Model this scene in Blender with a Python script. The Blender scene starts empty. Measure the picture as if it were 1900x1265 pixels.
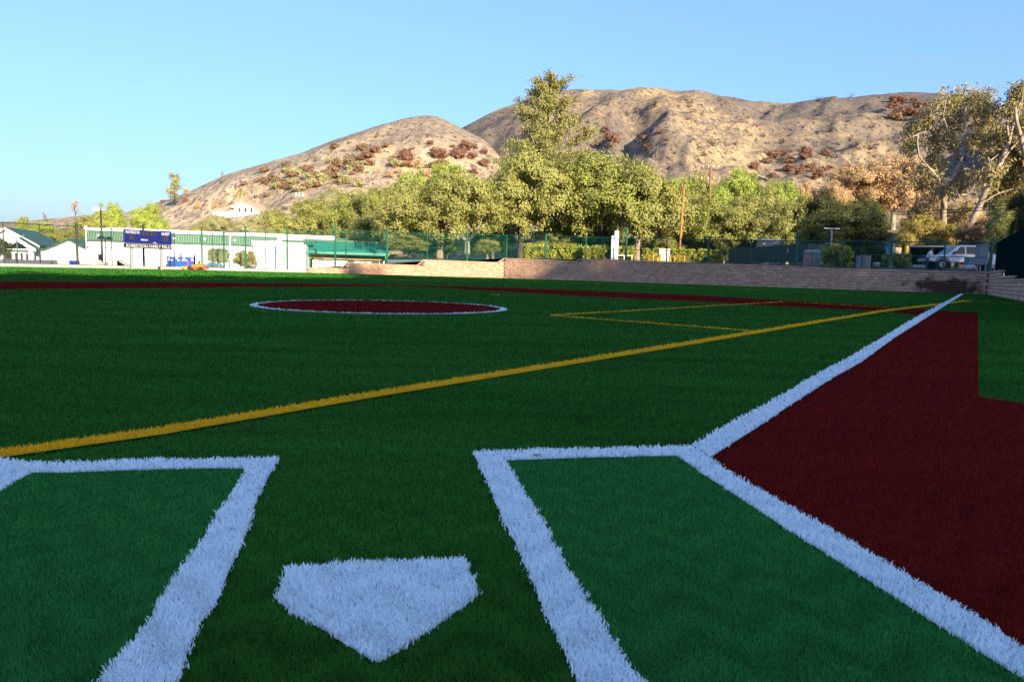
import bpy, bmesh, math, random
import numpy as np
from mathutils import Vector, Matrix, noise as mnoise

# ------------------------------------------------------------------ camera, sky, sun, exposure
S = bpy.context.scene
C = S.collection
PW, PH, F = 1900.0, 1265.0, 1320.0
ROLL = math.radians(1.5)
PITCH = math.atan((-250.0 / F) * math.sin(ROLL) + (134.5 / F) * math.cos(ROLL))
EYE = Vector((0, 0, 0.71))
FW = Vector((0, math.cos(PITCH), -math.sin(PITCH)))
U0 = Vector((0, math.sin(PITCH), math.cos(PITCH)))
R0 = Vector((1, 0, 0))
RT = math.cos(ROLL) * R0 + math.sin(ROLL) * U0
UP = -math.sin(ROLL) * R0 + math.cos(ROLL) * U0

cd = bpy.data.cameras.new("camera")
cd.sensor_width = 36.0
cd.lens = 36.0 * F / PW
cd.clip_start = 0.05
cd.clip_end = 6000
cam = bpy.data.objects.new("camera", cd)
C.objects.link(cam)
m3 = Matrix((RT, UP, -FW)).transposed()
cam.matrix_world = Matrix.Translation(EYE) @ m3.to_4x4()
S.camera = cam

SUN_AZ = math.radians(28)      # measured from straight behind the camera towards the right
SUN_EL = math.radians(14.0)
SDIR = Vector((math.sin(SUN_AZ) * math.cos(SUN_EL), -math.cos(SUN_AZ) * math.cos(SUN_EL), math.sin(SUN_EL)))
w = bpy.data.worlds.new("World")
S.world = w
w.use_nodes = True
nt = w.node_tree
for n in list(nt.nodes):
    nt.nodes.remove(n)
sky = nt.nodes.new("ShaderNodeTexSky")
sky.sky_type = 'NISHITA'
sky.sun_disc = False
sky.sun_elevation = SUN_EL
sky.sun_rotation = math.atan2(SDIR.x, SDIR.y)
sky.altitude = 250
sky.air_density = 1.0
sky.dust_density = 2.8
sky.ozone_density = 4.6
bg = nt.nodes.new("ShaderNodeBackground")
bg.inputs[1].default_value = 0.15
wo = nt.nodes.new("ShaderNodeOutputWorld")
tint = nt.nodes.new("ShaderNodeMix")          # the camera's cool white balance
tint.data_type = 'RGBA'
tint.blend_type = 'MULTIPLY'
tint.inputs["Factor"].default_value = 1.0
_c = [i for i in tint.inputs if i.type == 'RGBA']
bw = nt.nodes.new("ShaderNodeRGBToBW")         # a soft shoulder on the brightest sky, hue kept
nt.links.new(sky.outputs[0], bw.inputs[0])
pw = nt.nodes.new("ShaderNodeMath")
pw.operation = 'POWER'
nt.links.new(bw.outputs[0], pw.inputs[0])
pw.inputs[1].default_value = -0.40
vs_ = nt.nodes.new("ShaderNodeVectorMath")
vs_.operation = 'SCALE'
nt.links.new(sky.outputs[0], vs_.inputs[0])
nt.links.new(pw.outputs[0], vs_.inputs["Scale"])
nt.links.new(vs_.outputs[0], _c[0])
_c[1].default_value = (0.98, 0.90, 0.98, 1)
nt.links.new([o for o in tint.outputs if o.type == 'RGBA'][0], bg.inputs[0])
nt.links.new(bg.outputs[0], wo.inputs[0])

sl = bpy.data.lights.new("sun", 'SUN')
sl.energy = 4.2
sl.angle = math.radians(0.5)
sl.color = (1.0, 0.85, 0.61)
so = bpy.data.objects.new("sun", sl)
C.objects.link(so)
so.rotation_euler = SDIR.to_track_quat('Z', 'Y').to_euler()

S.view_settings.view_transform = 'Standard'
S.view_settings.look = 'None'
S.view_settings.gamma = 1.0
S.view_settings.use_curve_mapping = False
S.view_settings.exposure = 1.75
S.cycles.max_bounces = 6
S.cycles.diffuse_bounces = 3
S.cycles.transparent_max_bounces = 8

# ------------------------------------------------------------------ pixel -> place helpers
def ray(px, py):
    return FW + ((px - PW / 2) / F) * RT - ((py - PH / 2) / F) * UP

def gnd(px, py, z=0.0):
    d = ray(float(px), float(py))
    return EYE + d * float((z - EYE.z) / d.z)

def at(px, py, Y):
    d = ray(float(px), float(py))
    return EYE + d * float(Y / d.y)

def proj(p):
    v = Vector([float(q) for q in p]) - EYE
    k = v.dot(FW)
    return PW / 2 + F * v.dot(RT) / k, PH / 2 - F * v.dot(UP) / k

def hy(px):
    """photo row of the horizon in that column"""
    return 498.0 + math.tan(ROLL) * (px - 700.0)

def xz(px, Y, z):
    """x of the point at depth Y and height z that lies in photo column px"""
    py = hy(px) - (z - EYE.z) * F / Y
    return at(px, py, Y).x

# ------------------------------------------------------------------ materials
MATS = {}
def mat(name, col, rough=0.7, var=0.0, scale=8.0, metal=0.0, bump=0.0, spec=0.3, col2=None, leaf=False, island=0.0, obj_coords=False):
    if name in MATS:
        return MATS[name]
    m = bpy.data.materials.new(name)
    m.use_nodes = True
    t = m.node_tree
    N, L = t.nodes, t.links
    b = N["Principled BSDF"]
    b.inputs["Base Color"].default_value = (*col, 1)
    b.inputs["Roughness"].default_value = rough
    b.inputs["Metallic"].default_value = metal
    b.inputs["Specular IOR Level"].default_value = spec
    last = None
    if var > 0 or bump > 0 or col2:
        g = N.new("ShaderNodeNewGeometry")
        nz = N.new("ShaderNodeTexNoise")
        nz.inputs["Scale"].default_value = scale
        nz.inputs["Detail"].default_value = 5
        nz.inputs["Roughness"].default_value = 0.65
        L.new(g.outputs["Position"], nz.inputs["Vector"])
        r = N.new("ShaderNodeValToRGB")
        c2 = col2 if col2 else tuple(min(1, c * (1 + var)) for c in col)
        c1 = col if col2 else tuple(c * (1 - var) for c in col)
        r.color_ramp.elements[0].position = 0.32
        r.color_ramp.elements[1].position = 0.68
        r.color_ramp.elements[0].color = (*c1, 1)
        r.color_ramp.elements[1].color = (*c2, 1)
        L.new(nz.outputs["Fac"], r.inputs["Fac"])
        last = r.outputs["Color"]
        if bump > 0:
            bp = N.new("ShaderNodeBump")
            bp.inputs["Strength"].default_value = 1.0
            bp.inputs["Distance"].default_value = bump
            L.new(nz.outputs["Fac"], bp.inputs["Height"])
            L.new(bp.outputs["Normal"], b.inputs["Normal"])
    if island > 0:
        g2 = N.new("ShaderNodeNewGeometry")
        mr = N.new("ShaderNodeMapRange")
        mr.inputs["To Min"].default_value = 1 - island
        mr.inputs["To Max"].default_value = 1 + island
        L.new(g2.outputs["Random Per Island"], mr.inputs["Value"])
        hs = N.new("ShaderNodeHueSaturation")
        L.new(mr.outputs["Result"], hs.inputs["Value"])
        if last is not None:
            L.new(last, hs.inputs["Color"])
        else:
            hs.inputs["Color"].default_value = (*col, 1)
        last = hs.outputs["Color"]
    if last is not None:
        L.new(last, b.inputs["Base Color"])
    if leaf:
        tr = N.new("ShaderNodeBsdfTranslucent")
        if last is not None:
            L.new(last, tr.inputs["Color"])
        else:
            tr.inputs["Color"].default_value = (*col, 1)
        mx = N.new("ShaderNodeMixShader")
        mx.inputs[0].default_value = 0.25
        L.new(b.outputs[0], mx.inputs[1])
        L.new(tr.outputs[0], mx.inputs[2])
        L.new(mx.outputs[0], N["Material Output"].inputs["Surface"])
    MATS[name] = m
    return m

# ------------------------------------------------------------------ mesh helpers
def fast_mesh(name, V, faces, mats, fmat=None, smooth=False):
    """faces: int array (n,k)"""
    me = bpy.data.meshes.new(name)
    V = np.asarray(V, dtype=np.float32)
    faces = np.asarray(faces, dtype=np.int32)
    n, k = faces.shape
    me.vertices.add(len(V))
    me.vertices.foreach_set("co", V.ravel())
    me.loops.add(n * k)
    me.loops.foreach_set("vertex_index", faces.ravel())
    me.polygons.add(n)
    me.polygons.foreach_set("loop_start", np.arange(0, n * k, k, dtype=np.int32))
    me.polygons.foreach_set("loop_total", np.full(n, k, dtype=np.int32))
    for mm in mats:
        me.materials.append(mm)
    if fmat is not None:
        me.polygons.foreach_set("material_index", np.asarray(fmat, dtype=np.int32))
    me.polygons.foreach_set("use_smooth", np.full(n, smooth, dtype=bool))
    me.update(calc_edges=True)
    return me

class MB:
    """collects simple solids; build() links them as ONE mesh object"""
    def __init__(s):
        s.v, s.f, s.m = [], [], []
    def add(s, vs, fs, mi=0):
        o = len(s.v)
        s.v += [tuple(v) for v in vs]
        s.f += [tuple(i + o for i in f) for f in fs]
        s.m += [mi] * len(fs)
    def box(s, c, d, mi=0, rz=0.0, jit=0.0):
        hx, hy_, hz = d[0] / 2, d[1] / 2, d[2] / 2
        ca, sa = math.cos(rz), math.sin(rz)
        vs = []
        for k in (-1, 1):
            for a, b in ((-1, -1), (1, -1), (1, 1), (-1, 1)):
                x, y = a * hx, b * hy_
                vs.append((c[0] + x * ca - y * sa, c[1] + x * sa + y * ca, c[2] + k * hz))
        s.add(vs, [(3, 2, 1, 0), (4, 5, 6, 7), (0, 1, 5, 4), (1, 2, 6, 5), (2, 3, 7, 6), (3, 0, 4, 7)], mi)
    def box2(s, a, b, mi=0):
        s.box([(a[i] + b[i]) / 2 for i in range(3)], [abs(b[i] - a[i]) for i in range(3)], mi)
    def tube(s, pts, rs, n=8, mi=0, cap=True):
        pts = [Vector(p) for p in pts]
        if not isinstance(rs, (list, tuple)):
            rs = [rs] * len(pts)
        rings = []
        prev = None
        for i, p in enumerate(pts):
            t = (pts[min(i + 1, len(pts) - 1)] - pts[max(i - 1, 0)]).normalized()
            ref = prev if prev is not None else (Vector((1, 0, 0)) if abs(t.x) < 0.9 else Vector((0, 1, 0)))
            u = (ref - t * ref.dot(t)).normalized()
            vv = t.cross(u)
            prev = u
            rings.append([p + (u * math.cos(2 * math.pi * k / n) + vv * math.sin(2 * math.pi * k / n)) * rs[i] for k in range(n)])
        vs = [q for r in rings for q in r]
        fs = []
        for i in range(len(pts) - 1):
            for k in range(n):
                k2 = (k + 1) % n
                fs.append((i * n + k, i * n + k2, (i + 1) * n + k2, (i + 1) * n + k))
        if cap:
            fs.append(tuple(reversed(range(n))))
            fs.append(tuple((len(pts) - 1) * n + k for k in range(n)))
        s.add(vs, fs, mi)
    def prism(s, poly, y0, y1, mi=0):
        """poly in (x,z), extruded along y"""
        n = len(poly)
        vs = [(x, y0, z) for x, z in poly] + [(x, y1, z) for x, z in poly]
        fs = [tuple(range(n)), tuple(reversed(range(n, 2 * n)))]
        for k in range(n):
            k2 = (k + 1) % n
            fs.append((k, k + n, k2 + n, k2))
        s.add(vs, fs, mi)
    def sphere(s, c, r, nu=10, nv=6, mi=0):
        r = r if isinstance(r, (list, tuple)) else (r, r, r)
        vs = [(c[0], c[1], c[2] + r[2])]
        for j in range(1, nv):
            a = math.pi * j / nv
            for i in range(nu):
                b = 2 * math.pi * i / nu
                vs.append((c[0] + r[0] * math.sin(a) * math.cos(b), c[1] + r[1] * math.sin(a) * math.sin(b), c[2] + r[2] * math.cos(a)))
        vs.append((c[0], c[1], c[2] - r[2]))
        fs = []
        for i in range(nu):
            i2 = (i + 1) % nu
            fs.append((0, 1 + i, 1 + i2))
            for j in range(nv - 2):
                a = 1 + j * nu
                fs.append((a + i, a + nu + i, a + nu + i2, a + i2))
            a = 1 + (nv - 2) * nu
            fs.append((a + i, len(vs) - 1, a + i2))
        s.add(vs, fs, mi)
    def mesh(s, name, mats, smooth=False):
        me = bpy.data.meshes.new(name)
        me.from_pydata(s.v, [], s.f)
        for m_ in (mats if isinstance(mats, (list, tuple)) else [mats]):
            me.materials.append(m_)
        me.polygons.foreach_set("material_index", s.m)
        if smooth:
            me.polygons.foreach_set("use_smooth", [True] * len(me.polygons))
        me.update()
        return me
    def build(s, name, mats, parent=None, smooth=False, bevel=0.0):
        o = link(name, s.mesh(name, mats, smooth), parent)
        if bevel > 0:
            b = o.modifiers.new("bevel", 'BEVEL')
            b.width = bevel
            b.segments = 2
            b.limit_method = 'ANGLE'
        return o

def link(name, data, parent=None):
    o = bpy.data.objects.new(name, data)
    C.objects.link(o)
    if parent is not None:
        o.parent = parent
    return o

def tag(o, label=None, cat=None, group=None, kind=None):
    if label: o["label"] = label
    if cat: o["category"] = cat
    if group: o["group"] = group
    if kind: o["kind"] = kind
    return o

def thing(name, label, cat, loc=(0, 0, 0), rz=0.0, group=None):
    o = bpy.data.objects.new(name, None)
    C.objects.link(o)
    o.location = loc
    o.rotation_euler = (0, 0, rz)
    return tag(o, label, cat, group)

def copy_tree(o, parent=None):
    c = o.copy()
    C.objects.link(c)
    c.parent = parent
    for ch in list(o.children):
        copy_tree(ch, c)
    return c

def text(name, body, size, loc, m_, parent, w_=None, align='LEFT', rot=(math.pi / 2, 0, 0), depth=0.004, bold=0.0):
    cu = bpy.data.curves.new(name, 'FONT')
    cu.body = body
    cu.size = size
    cu.extrude = depth
    cu.offset = bold
    cu.align_x = align
    cu.resolution_u = 3
    o = bpy.data.objects.new(name, cu)
    C.objects.link(o)
    o.parent = parent
    o.location = loc
    o.rotation_euler = rot
    cu.materials.append(m_)
    if w_:
        bpy.context.view_layer.update()
        if o.dimensions.x > 1e-4:
            o.scale.x = w_ / o.dimensions.x
    dg = bpy.context.evaluated_depsgraph_get()
    me = bpy.data.meshes.new_from_object(o.evaluated_get(dg))
    sc = o.scale.copy()
    bpy.data.objects.remove(o)
    o = link(name, me, parent)
    o.location = loc
    o.rotation_euler = rot
    o.scale = sc
    return o

# ------------------------------------------------------------------ common materials
M_white = mat("white_paint", (0.80, 0.79, 0.76), 0.6, var=0.05, scale=2)
M_wallwhite = mat("white_siding", (0.80, 0.79, 0.75), 0.6, var=0.04, scale=1.2)
M_green = mat("green_vinyl", (0.004, 0.085, 0.052), 0.45, spec=0.35)
M_shadegreen = mat("shaded_green_vinyl", (0.006, 0.020, 0.016), 0.5, spec=0.3)  # darker copy of the fence green, shade on the left bays put into the colour
M_greenroof = mat("green_roof_metal", (0.045, 0.105, 0.072), 0.6, var=0.12, scale=1.5)
M_dark = mat("dark_opening", (0.012, 0.014, 0.018), 0.4)
M_glass = mat("dark_glass", (0.012, 0.015, 0.02), 0.15, spec=0.3)
M_steel = mat("galvanised_steel", (0.36, 0.37, 0.38), 0.45, metal=0.6, var=0.1, scale=6)
M_black = mat("black_metal", (0.02, 0.02, 0.022), 0.5)
M_concrete = mat("concrete", (0.33, 0.32, 0.30), 0.9, var=0.18, scale=1.5, bump=0.004)
M_asphalt = mat("asphalt", (0.05, 0.05, 0.054), 0.9, var=0.25, scale=1.2, bump=0.004)
M_bark = mat("grey_bark", (0.24, 0.20, 0.155), 0.95, var=0.35, scale=3, bump=0.03)
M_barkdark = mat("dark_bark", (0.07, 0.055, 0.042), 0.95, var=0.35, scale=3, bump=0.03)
M_euc = mat("eucalyptus_bark", (0.40, 0.32, 0.25), 0.85, scale=1.4, col2=(0.16, 0.115, 0.085), bump=0.02)
M_wood = mat("weathered_pole_wood", (0.20, 0.105, 0.055), 0.9, var=0.3, scale=4)
M_rubber = mat("tyre_rubber", (0.018, 0.018, 0.018), 0.85)
M_cable = mat("cable_black", (0.02, 0.02, 0.02), 0.6)
# ------------------------------------------------------------------ the field
FIB = 0.0092       # pile height in metres
def pile_mat(name, col, var=0.18, big=0.12):
    m = bpy.data.materials.new(name)
    m.use_nodes = True
    t = m.node_tree
    N, L = t.nodes, t.links
    b = N["Principled BSDF"]
    b.inputs["Roughness"].default_value = 0.9
    b.inputs["Specular IOR Level"].default_value = 0.0
    g = N.new("ShaderNodeNewGeometry")
    mp = N.new("ShaderNodeMapping")
    mp.inputs["Scale"].default_value = (0.35, 1.3, 1.0)
    mp.inputs["Rotation"].default_value = (0, 0, 0.35)
    L.new(g.outputs["Position"], mp.inputs["Vector"])
    nz = N.new("ShaderNodeTexNoise")
    nz.inputs["Scale"].default_value = 1.1
    nz.inputs["Detail"].default_value = 6
    nz.inputs["Roughness"].default_value = 0.7
    L.new(mp.outputs[0], nz.inputs["Vector"])
    a = N.new("ShaderNodeMapRange")
    a.inputs["From Min"].default_value = 0.3
    a.inputs["From Max"].default_value = 0.7
    a.inputs["To Min"].default_value = 1 - big
    a.inputs["To Max"].default_value = 1 + big
    L.new(nz.outputs["Fac"], a.inputs["Value"])
    c = N.new("ShaderNodeMapRange")
    c.inputs["To Min"].default_value = 1 - var
    c.inputs["To Max"].default_value = 1 + var
    L.new(g.outputs["Random Per Island"], c.inputs["Value"])
    mu = N.new("ShaderNodeMath")
    mu.operation = 'MULTIPLY'
    L.new(a.outputs["Result"], mu.inputs[0])
    L.new(c.outputs["Result"], mu.inputs[1])
    hs = N.new("ShaderNodeHueSaturation")
    hs.inputs["Color"].default_value = (*col, 1)
    L.new(mu.outputs[0], hs.inputs["Value"])
    L.new(hs.outputs[0], b.inputs["Base Color"])
    tr = N.new("ShaderNodeBsdfTranslucent")
    L.new(hs.outputs[0], tr.inputs["Color"])
    mx = N.new("ShaderNodeMixShader")
    mx.inputs[0].default_value = 0.3
    L.new(b.outputs[0], mx.inputs[1])
    L.new(tr.outputs[0], mx.inputs[2])
    L.new(mx.outputs[0], N["Material Output"].inputs["Surface"])
    return m

P_green = pile_mat("turf_green", (0.050, 0.195, 0.027), 0.20, 0.34)
P_box = pile_mat("turf_box_green", (0.050, 0.275, 0.058), 0.28, 0.15)
P_white = pile_mat("turf_white", (0.87, 0.95, 0.93), 0.05, 0.04)
P_yellow = pile_mat("turf_yellow", (0.98, 0.54, 0.022), 0.10, 0.10)
P_red = pile_mat("turf_red", (0.25, 0.020, 0.012), 0.22, 0.14)
# the backing seen between and beyond the fibres, darker: infill, plus shade inside the pile put into the colour
B_green = pile_mat("turf_backing_green", (0.017, 0.075, 0.012), 0.0, 0.25)
B_box = pile_mat("turf_backing_box", (0.022, 0.13, 0.03), 0.0, 0.15)
B_red = pile_mat("turf_backing_red", (0.09, 0.009, 0.01), 0.0, 0.14)
B_yellow = pile_mat("turf_backing_yellow", (0.70, 0.40, 0.022), 0.0, 0.10)
B_white = pile_mat("turf_backing_white", (0.58, 0.63, 0.62), 0.0, 0.03)
BACK = {"turf_green": B_green, "turf_box_green": B_box, "turf_red": B_red, "turf_yellow": B_yellow, "turf_white": B_white}

def gp(pts, z=0.0):
    return [gnd(x, y, z) for x, y in pts]

# outlines of the inlaid colours, on the ground
POLY = {}
POLY["box_left_line"] = [(518,852),(475,933),(456,998),(425,1063),(402,1121),(368,1167),(330,1263),(296,1340),(135,1340),(203,1253),(245,1201),(287,1148),(318,1086),(364,1025),(410,952),(441,903),(458,873),(380,873),(250,876),(120,881),(60,881),(30,897),(0,917),(-60,958),(-260,1100),(-420,1160),(-300,1000),(-160,830),(-60,845),(0,855),(60,863),(130,863),(250,857),(380,857)]
POLY["box_right_line"] = [(877,843),(905,900),(930,960),(960,1020),(990,1085),(1010,1140),(1040,1200),(1070,1265),(1105,1340),(1222,1340),(1180,1265),(1140,1200),(1095,1130),(1060,1075),(1030,1020),(1000,960),(965,905),(938,858),(1100,852),(1255,849),(1330,900),(1450,980),(1560,1050),(1700,1140),(1800,1205),(1890,1262),(2020,1345),(2110,1345),(1990,1272),(1900,1212),(1800,1145),(1700,1085),(1560,1000),(1450,935),(1360,885),(1318,853),(1285,831),(1150,835),(1000,838)]
POLY["box_left"] = [(458,873),(441,903),(410,952),(364,1025),(318,1086),(287,1148),(245,1201),(203,1253),(135,1340),(-700,1340),(-420,1160),(-260,1100),(-60,958),(0,917),(30,897),(60,881),(120,881),(250,876),(380,873)]
POLY["box_right"] = [(938,858),(965,905),(1000,960),(1030,1020),(1060,1075),(1095,1130),(1140,1200),(1180,1265),(1222,1340),(2020,1345),(1890,1262),(1800,1205),(1700,1140),(1560,1050),(1450,980),(1330,900),(1255,849),(1100,852)]
POLY["plate"] = [(530,1056),(600,1051),(700,1046),(862,1040),(876,1075),(887,1108),(830,1150),(770,1190),(735,1215),(705,1232),(680,1222),(600,1172),(540,1140),(515,1115),(524,1085)]
POLY["foul"] = [(1285,831),(1340,799),(1420,755),(1508,702),(1588,658),(1647,622),(1710,584),(1782,545.6),(1788,545.6),(1723,588),(1656,631),(1597,675),(1542,706),(1458,761),(1403,799),(1318,853)]
POLY["red_right"] = [(1318,853),(1403,799),(1458,761),(1542,706),(1597,675),(1656,631),(1723,588),(1736,577),(1815,580),(1815,737),(1900,750),(2060,775),(2500,900),(2500,1340),(2110,1345),(1990,1272),(1900,1212),(1800,1145),(1700,1085),(1560,1000),(1450,935),(1360,885)]
POLY["red_band"] = [(-400,525),(0,523),(400,524.5),(720,528.5),(900,533),(1100,540),(1300,548.5),(1450,557),(1600,566),(1720,574),(1738,577),(1723,588),(1647,579),(1560,574),(1450,569),(1300,560),(1100,551),(900,539),(735,530.7),(560,532.4),(400,534),(0,537.5),(-400,543)]
POLY["yellow_main"] = [(-300,888),(0,839.5),(300,796.5),(700,728.5),(1250,639.5),(1640,575.7),(1800,557.3),(1802,558.6),(1640,579.3),(1250,646.5),(700,739),(300,810),(0,853.5),(-300,904)]
def lnpoly(a, b, w_, z=0.0):
    A, B = gnd(*a), gnd(*b)
    d = (B - A).normalized()
    n = Vector((-d.y, d.x, 0)) * w_ / 2
    return [A + n, B + n, B - n, A - n]
WP = {k: gp(v) for k, v in POLY.items()}
Yl = [((1022,586),(1460,560)), ((1022,586),(1416,616.5)), ((1458,560),(1650,571.5)), ((960,521.5),(1330,535.5)), ((1330,535.5),(1700,551)),
      ((1725,555),(1960,566)), ((90,510.5),(470,515)), ((560,518),(1000,523.5)), ((470,515),(490,517)), ((490,517),(300,519))]
yl_polys = [lnpoly(a, b, 0.10) for a, b in Yl]
yl_polys.append(lnpoly((738,520),(752,520.3), 0.5))
yl_polys.append(lnpoly((912,547),(928,548), 0.14))
ca, cb = gnd(463, 566), gnd(931, 570.5)
CC = (ca + cb) / 2
CR = (cb - ca).length / 2

def inpoly(P, poly):
    x, y = P[:, 0], P[:, 1]
    res = np.zeros(len(P), bool)
    n = len(poly)
    for i in range(n):
        a, b = poly[i], poly[(i + 1) % n]
        if abs(a.y - b.y) < 1e-9:
            continue
        c = ((a.y > y) != (b.y > y))
        t = (b.x - a.x) * (y - a.y) / (b.y - a.y) + a.x
        res ^= c & (x < t)
    return res

# plan line of the outfield edge (wall / kerb)
EDGE = [(-72, 52), (-46.5, 64.0), (-38, 80.0), (-24.3, 84.0)]
W_A = gnd(935, 516)
W_B = gnd(1835, 546.7)
W_C = gnd(1900, 559)
W_dir = (W_C - W_B).normalized()
W_D = W_B + W_dir * 46
KINK = Vector((EDGE[-1][0], EDGE[-1][1], 0))
FIELD = [Vector((x, y, 0)) for x, y in EDGE] + [W_A, W_B, W_D, Vector((W_D.x, -30, 0)), Vector((-72, -30, 0))]

def sheet(polys, z):
    """triangulated sheet from one or more outlines"""
    bm = bmesh.new()
    for p in polys:
        vs = [bm.verts.new((q.x, q.y, z)) for q in p]
        es = [bm.edges.new((vs[i], vs[(i + 1) % len(vs)])) for i in range(len(vs))]
        bmesh.ops.triangle_fill(bm, use_beauty=True, use_dissolve=False, edges=es)
    bm.verts.ensure_lookup_table()
    V = [v.co[:] for v in bm.verts]
    Fc = [[v.index for v in f.verts] for f in bm.faces]
    bm.verts.index_update()
    Fc = [[v.index for v in f.verts] for f in bm.faces]
    for f in Fc:
        a, b, c = (Vector(V[i]) for i in f[:3])
        if (b - a).cross(c - a).z < 0:
            f.reverse()
    bm.free()
    return V, Fc

rngN = np.random.default_rng(7)
def scatter(n, y0, y1, xr=0.86):
    Y = np.exp(rngN.uniform(math.log(y0), math.log(y1), n))
    X = rngN.uniform(-xr, xr, n) * (Y + 0.25)
    return np.stack([X, Y], 1)

def scatter_near(n, y0, y1, xr=0.86):
    """thickens towards the camera: density falls with the cube of the distance"""
    q = rngN.uniform(0, 1, n)
    Y = 1.0 / (1 / y0 + q * (1 / y1 - 1 / y0))
    return np.stack([rngN.uniform(-xr, xr, n) * (Y + 0.25), Y], 1)
pts = np.concatenate([scatter(400000, 1.12, 92), scatter_near(330000, 1.12, 14.0)])
pts = pts[inpoly(pts, FIELD)]
# wobble the look-up position a little so the colour borders are tufted
look = pts + rngN.normal(0, 0.005, pts.shape)
def tufts(P, s):
    return np.sin(P[:, :1] * s + 1.7 * np.sin(P[:, 1:] * s * 0.7)) * np.cos(P[:, 1:] * s * 1.3)
look = look + 0.0045 * np.concatenate([tufts(pts, 31.0), tufts(pts[:, ::-1], 27.0)], 1)
reg = np.zeros(len(pts), int)            # 0 green
d = np.hypot(look[:, 0] - CC.x, look[:, 1] - CC.y)
reg[inpoly(look, WP["red_band"])] = 4
reg[inpoly(look, WP["red_right"])] = 4
reg[d < CR] = 2
reg[d < CR - 0.14] = 5
reg[inpoly(look, WP["box_left"]) | inpoly(look, WP["box_right"])] = 1
for p in yl_polys:
    reg[inpoly(look, p)] = 7
reg[inpoly(look, WP["yellow_main"])] = 3
reg[inpoly(look, WP["box_left_line"]) | inpoly(look, WP["box_right_line"])] = 6
reg[inpoly(look, WP["foul"])] = 8
reg[inpoly(look, WP["plate"])] = 9
# close by, the coloured pile stands loose enough to show the dark infill between the fibres
keep = (rngN.uniform(0, 1, len(pts)) < np.interp(pts[:, 1], [1.2, 2.5, 7.0], [1.0, 1.0, 1.0])) | (reg == 7) | ((reg >= 6) & (rngN.uniform(0, 1, len(pts)) < 0.9))
pts, look, reg = pts[keep], look[keep], reg[keep]

def blades(P, hscale=1.0, wscale=1.0, z=0.0):
    """two bent segments per fibre close by, one further off"""
    near = P[:, 1] < 4.0
    out_v, out_f, base = [], [], 0
    for Q, two in ((P[near], True), (P[~near], False)):
        n = len(Q)
        if n == 0:
            continue
        Y = np.maximum(Q[:, 1], 1.0)
        h = FIB * rngN.uniform(0.55, 1.2, n) * hscale * np.interp(Y, [1.3, 12, 60], [1.0, 2.2, 3.6])
        wd = 0.0014 * wscale * (np.maximum(Y, 1.4) / 1.4) ** 0.92 * rngN.uniform(0.7, 1.3, n)
        ang = rngN.normal(0, 0.9, n)
        la = rngN.uniform(0, 2 * math.pi, n)
        ll = h * np.abs(rngN.normal(0.34, 0.26, n))
        # tufts lie a little together
        tx = 0.28 * h * np.sin(Q[:, 0] * 41 + 2 * np.sin(Q[:, 1] * 33)); ty = 0.28 * h * np.cos(Q[:, 1] * 37 + 2 * np.sin(Q[:, 0] * 29))
        lx, ly = np.cos(la) * ll + tx, np.sin(la) * ll + ty
        B = np.stack([Q[:, 0], Q[:, 1], np.full(n, z)], 1)
        Wv = np.stack([np.cos(ang), np.sin(ang), np.zeros(n)], 1) * (wd / 2)[:, None]
        tip = B + np.stack([lx, ly, h], 1)
        if two:
            mid = B + np.stack([lx * 0.3, ly * 0.3, h * 0.6], 1)
            V = np.stack([B - Wv, B + Wv, mid + Wv * 0.9, tip + Wv * 0.3, tip - Wv * 0.3, mid - Wv * 0.9], 1).reshape(-1, 3)
            i = base + np.arange(n)[:, None] * 6
            Fq = np.concatenate([i + np.array([[0, 1, 2, 5]]), i + np.array([[5, 2, 3, 4]])], 0)
        else:
            V = np.stack([B - Wv, B + Wv, tip + Wv * 0.5, tip - Wv * 0.5], 1).reshape(-1, 3)
            Fq = base + np.arange(n)[:, None] * 4 + np.array([[0, 1, 2, 3]])
        out_v.append(V); out_f.append(Fq); base += len(V)
    return np.concatenate(out_v), np.concatenate(out_f)

def structure(name, me):
    o = link(name, me)
    o["kind"] = "structure"
    return o

def inlay(name, polys, z, code, m_, hs=1.0, ws=1.0):
    V, Fc = sheet(polys, z)
    Fc = np.array([(f[0], f[1], f[2], f[2]) for f in Fc])
    me = bpy.data.meshes.new(name)
    me.from_pydata(V, [], [tuple(f[:3]) for f in Fc])
    me.materials.append(BACK[m_.name])
    o = structure(name, me)
    sel = pts[reg == code] if not isinstance(code, np.ndarray) else pts[code]
    if len(sel):
        bv, bf = blades(sel, hs, ws, z)
        f = link(name.split('.')[0] + "_fibres", fast_mesh(name + "_fibres", bv, bf, [m_]), o)
        f["kind"] = "stuff"
    return o

def circle(c, r, n=72):
    return [Vector((c.x + r * math.cos(2 * math.pi * k / n), c.y + r * math.sin(2 * math.pi * k / n), 0)) for k in range(n)]

# far ground out to the horizon
M_soil = mat("dry_soil", (0.30, 0.225, 0.145), 0.95, var=0.25, scale=0.15, bump=0.02)
gb = MB()
gb.add([(-3500, -3500, -0.12), (3500, -3500, -0.12), (3500, 3500, -0.12), (-3500, 3500, -0.12)], [(0, 1, 2, 3)])
structure("ground", gb.mesh("ground", M_soil))
Vt, Ft = sheet([FIELD], 0.0)
me = bpy.data.meshes.new("turf_field")
me.from_pydata(Vt, [], [tuple(f) for f in Ft])
me.materials.append(B_green)
tf = structure("turf_field", me)
bv, bf = blades(pts[reg == 0])
o = link("turf_fibres", fast_mesh("turf_fibres", bv, bf, [P_green]), tf)
o["kind"] = "stuff"
inlay("red_infield_turf", [WP["red_band"]], 0.004, (reg == 4) & (pts[:, 1] > 30), P_red)
inlay("red_infield_turf.001", [WP["red_right"]], 0.004, (reg == 4) & (pts[:, 1] <= 30), P_red)
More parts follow.
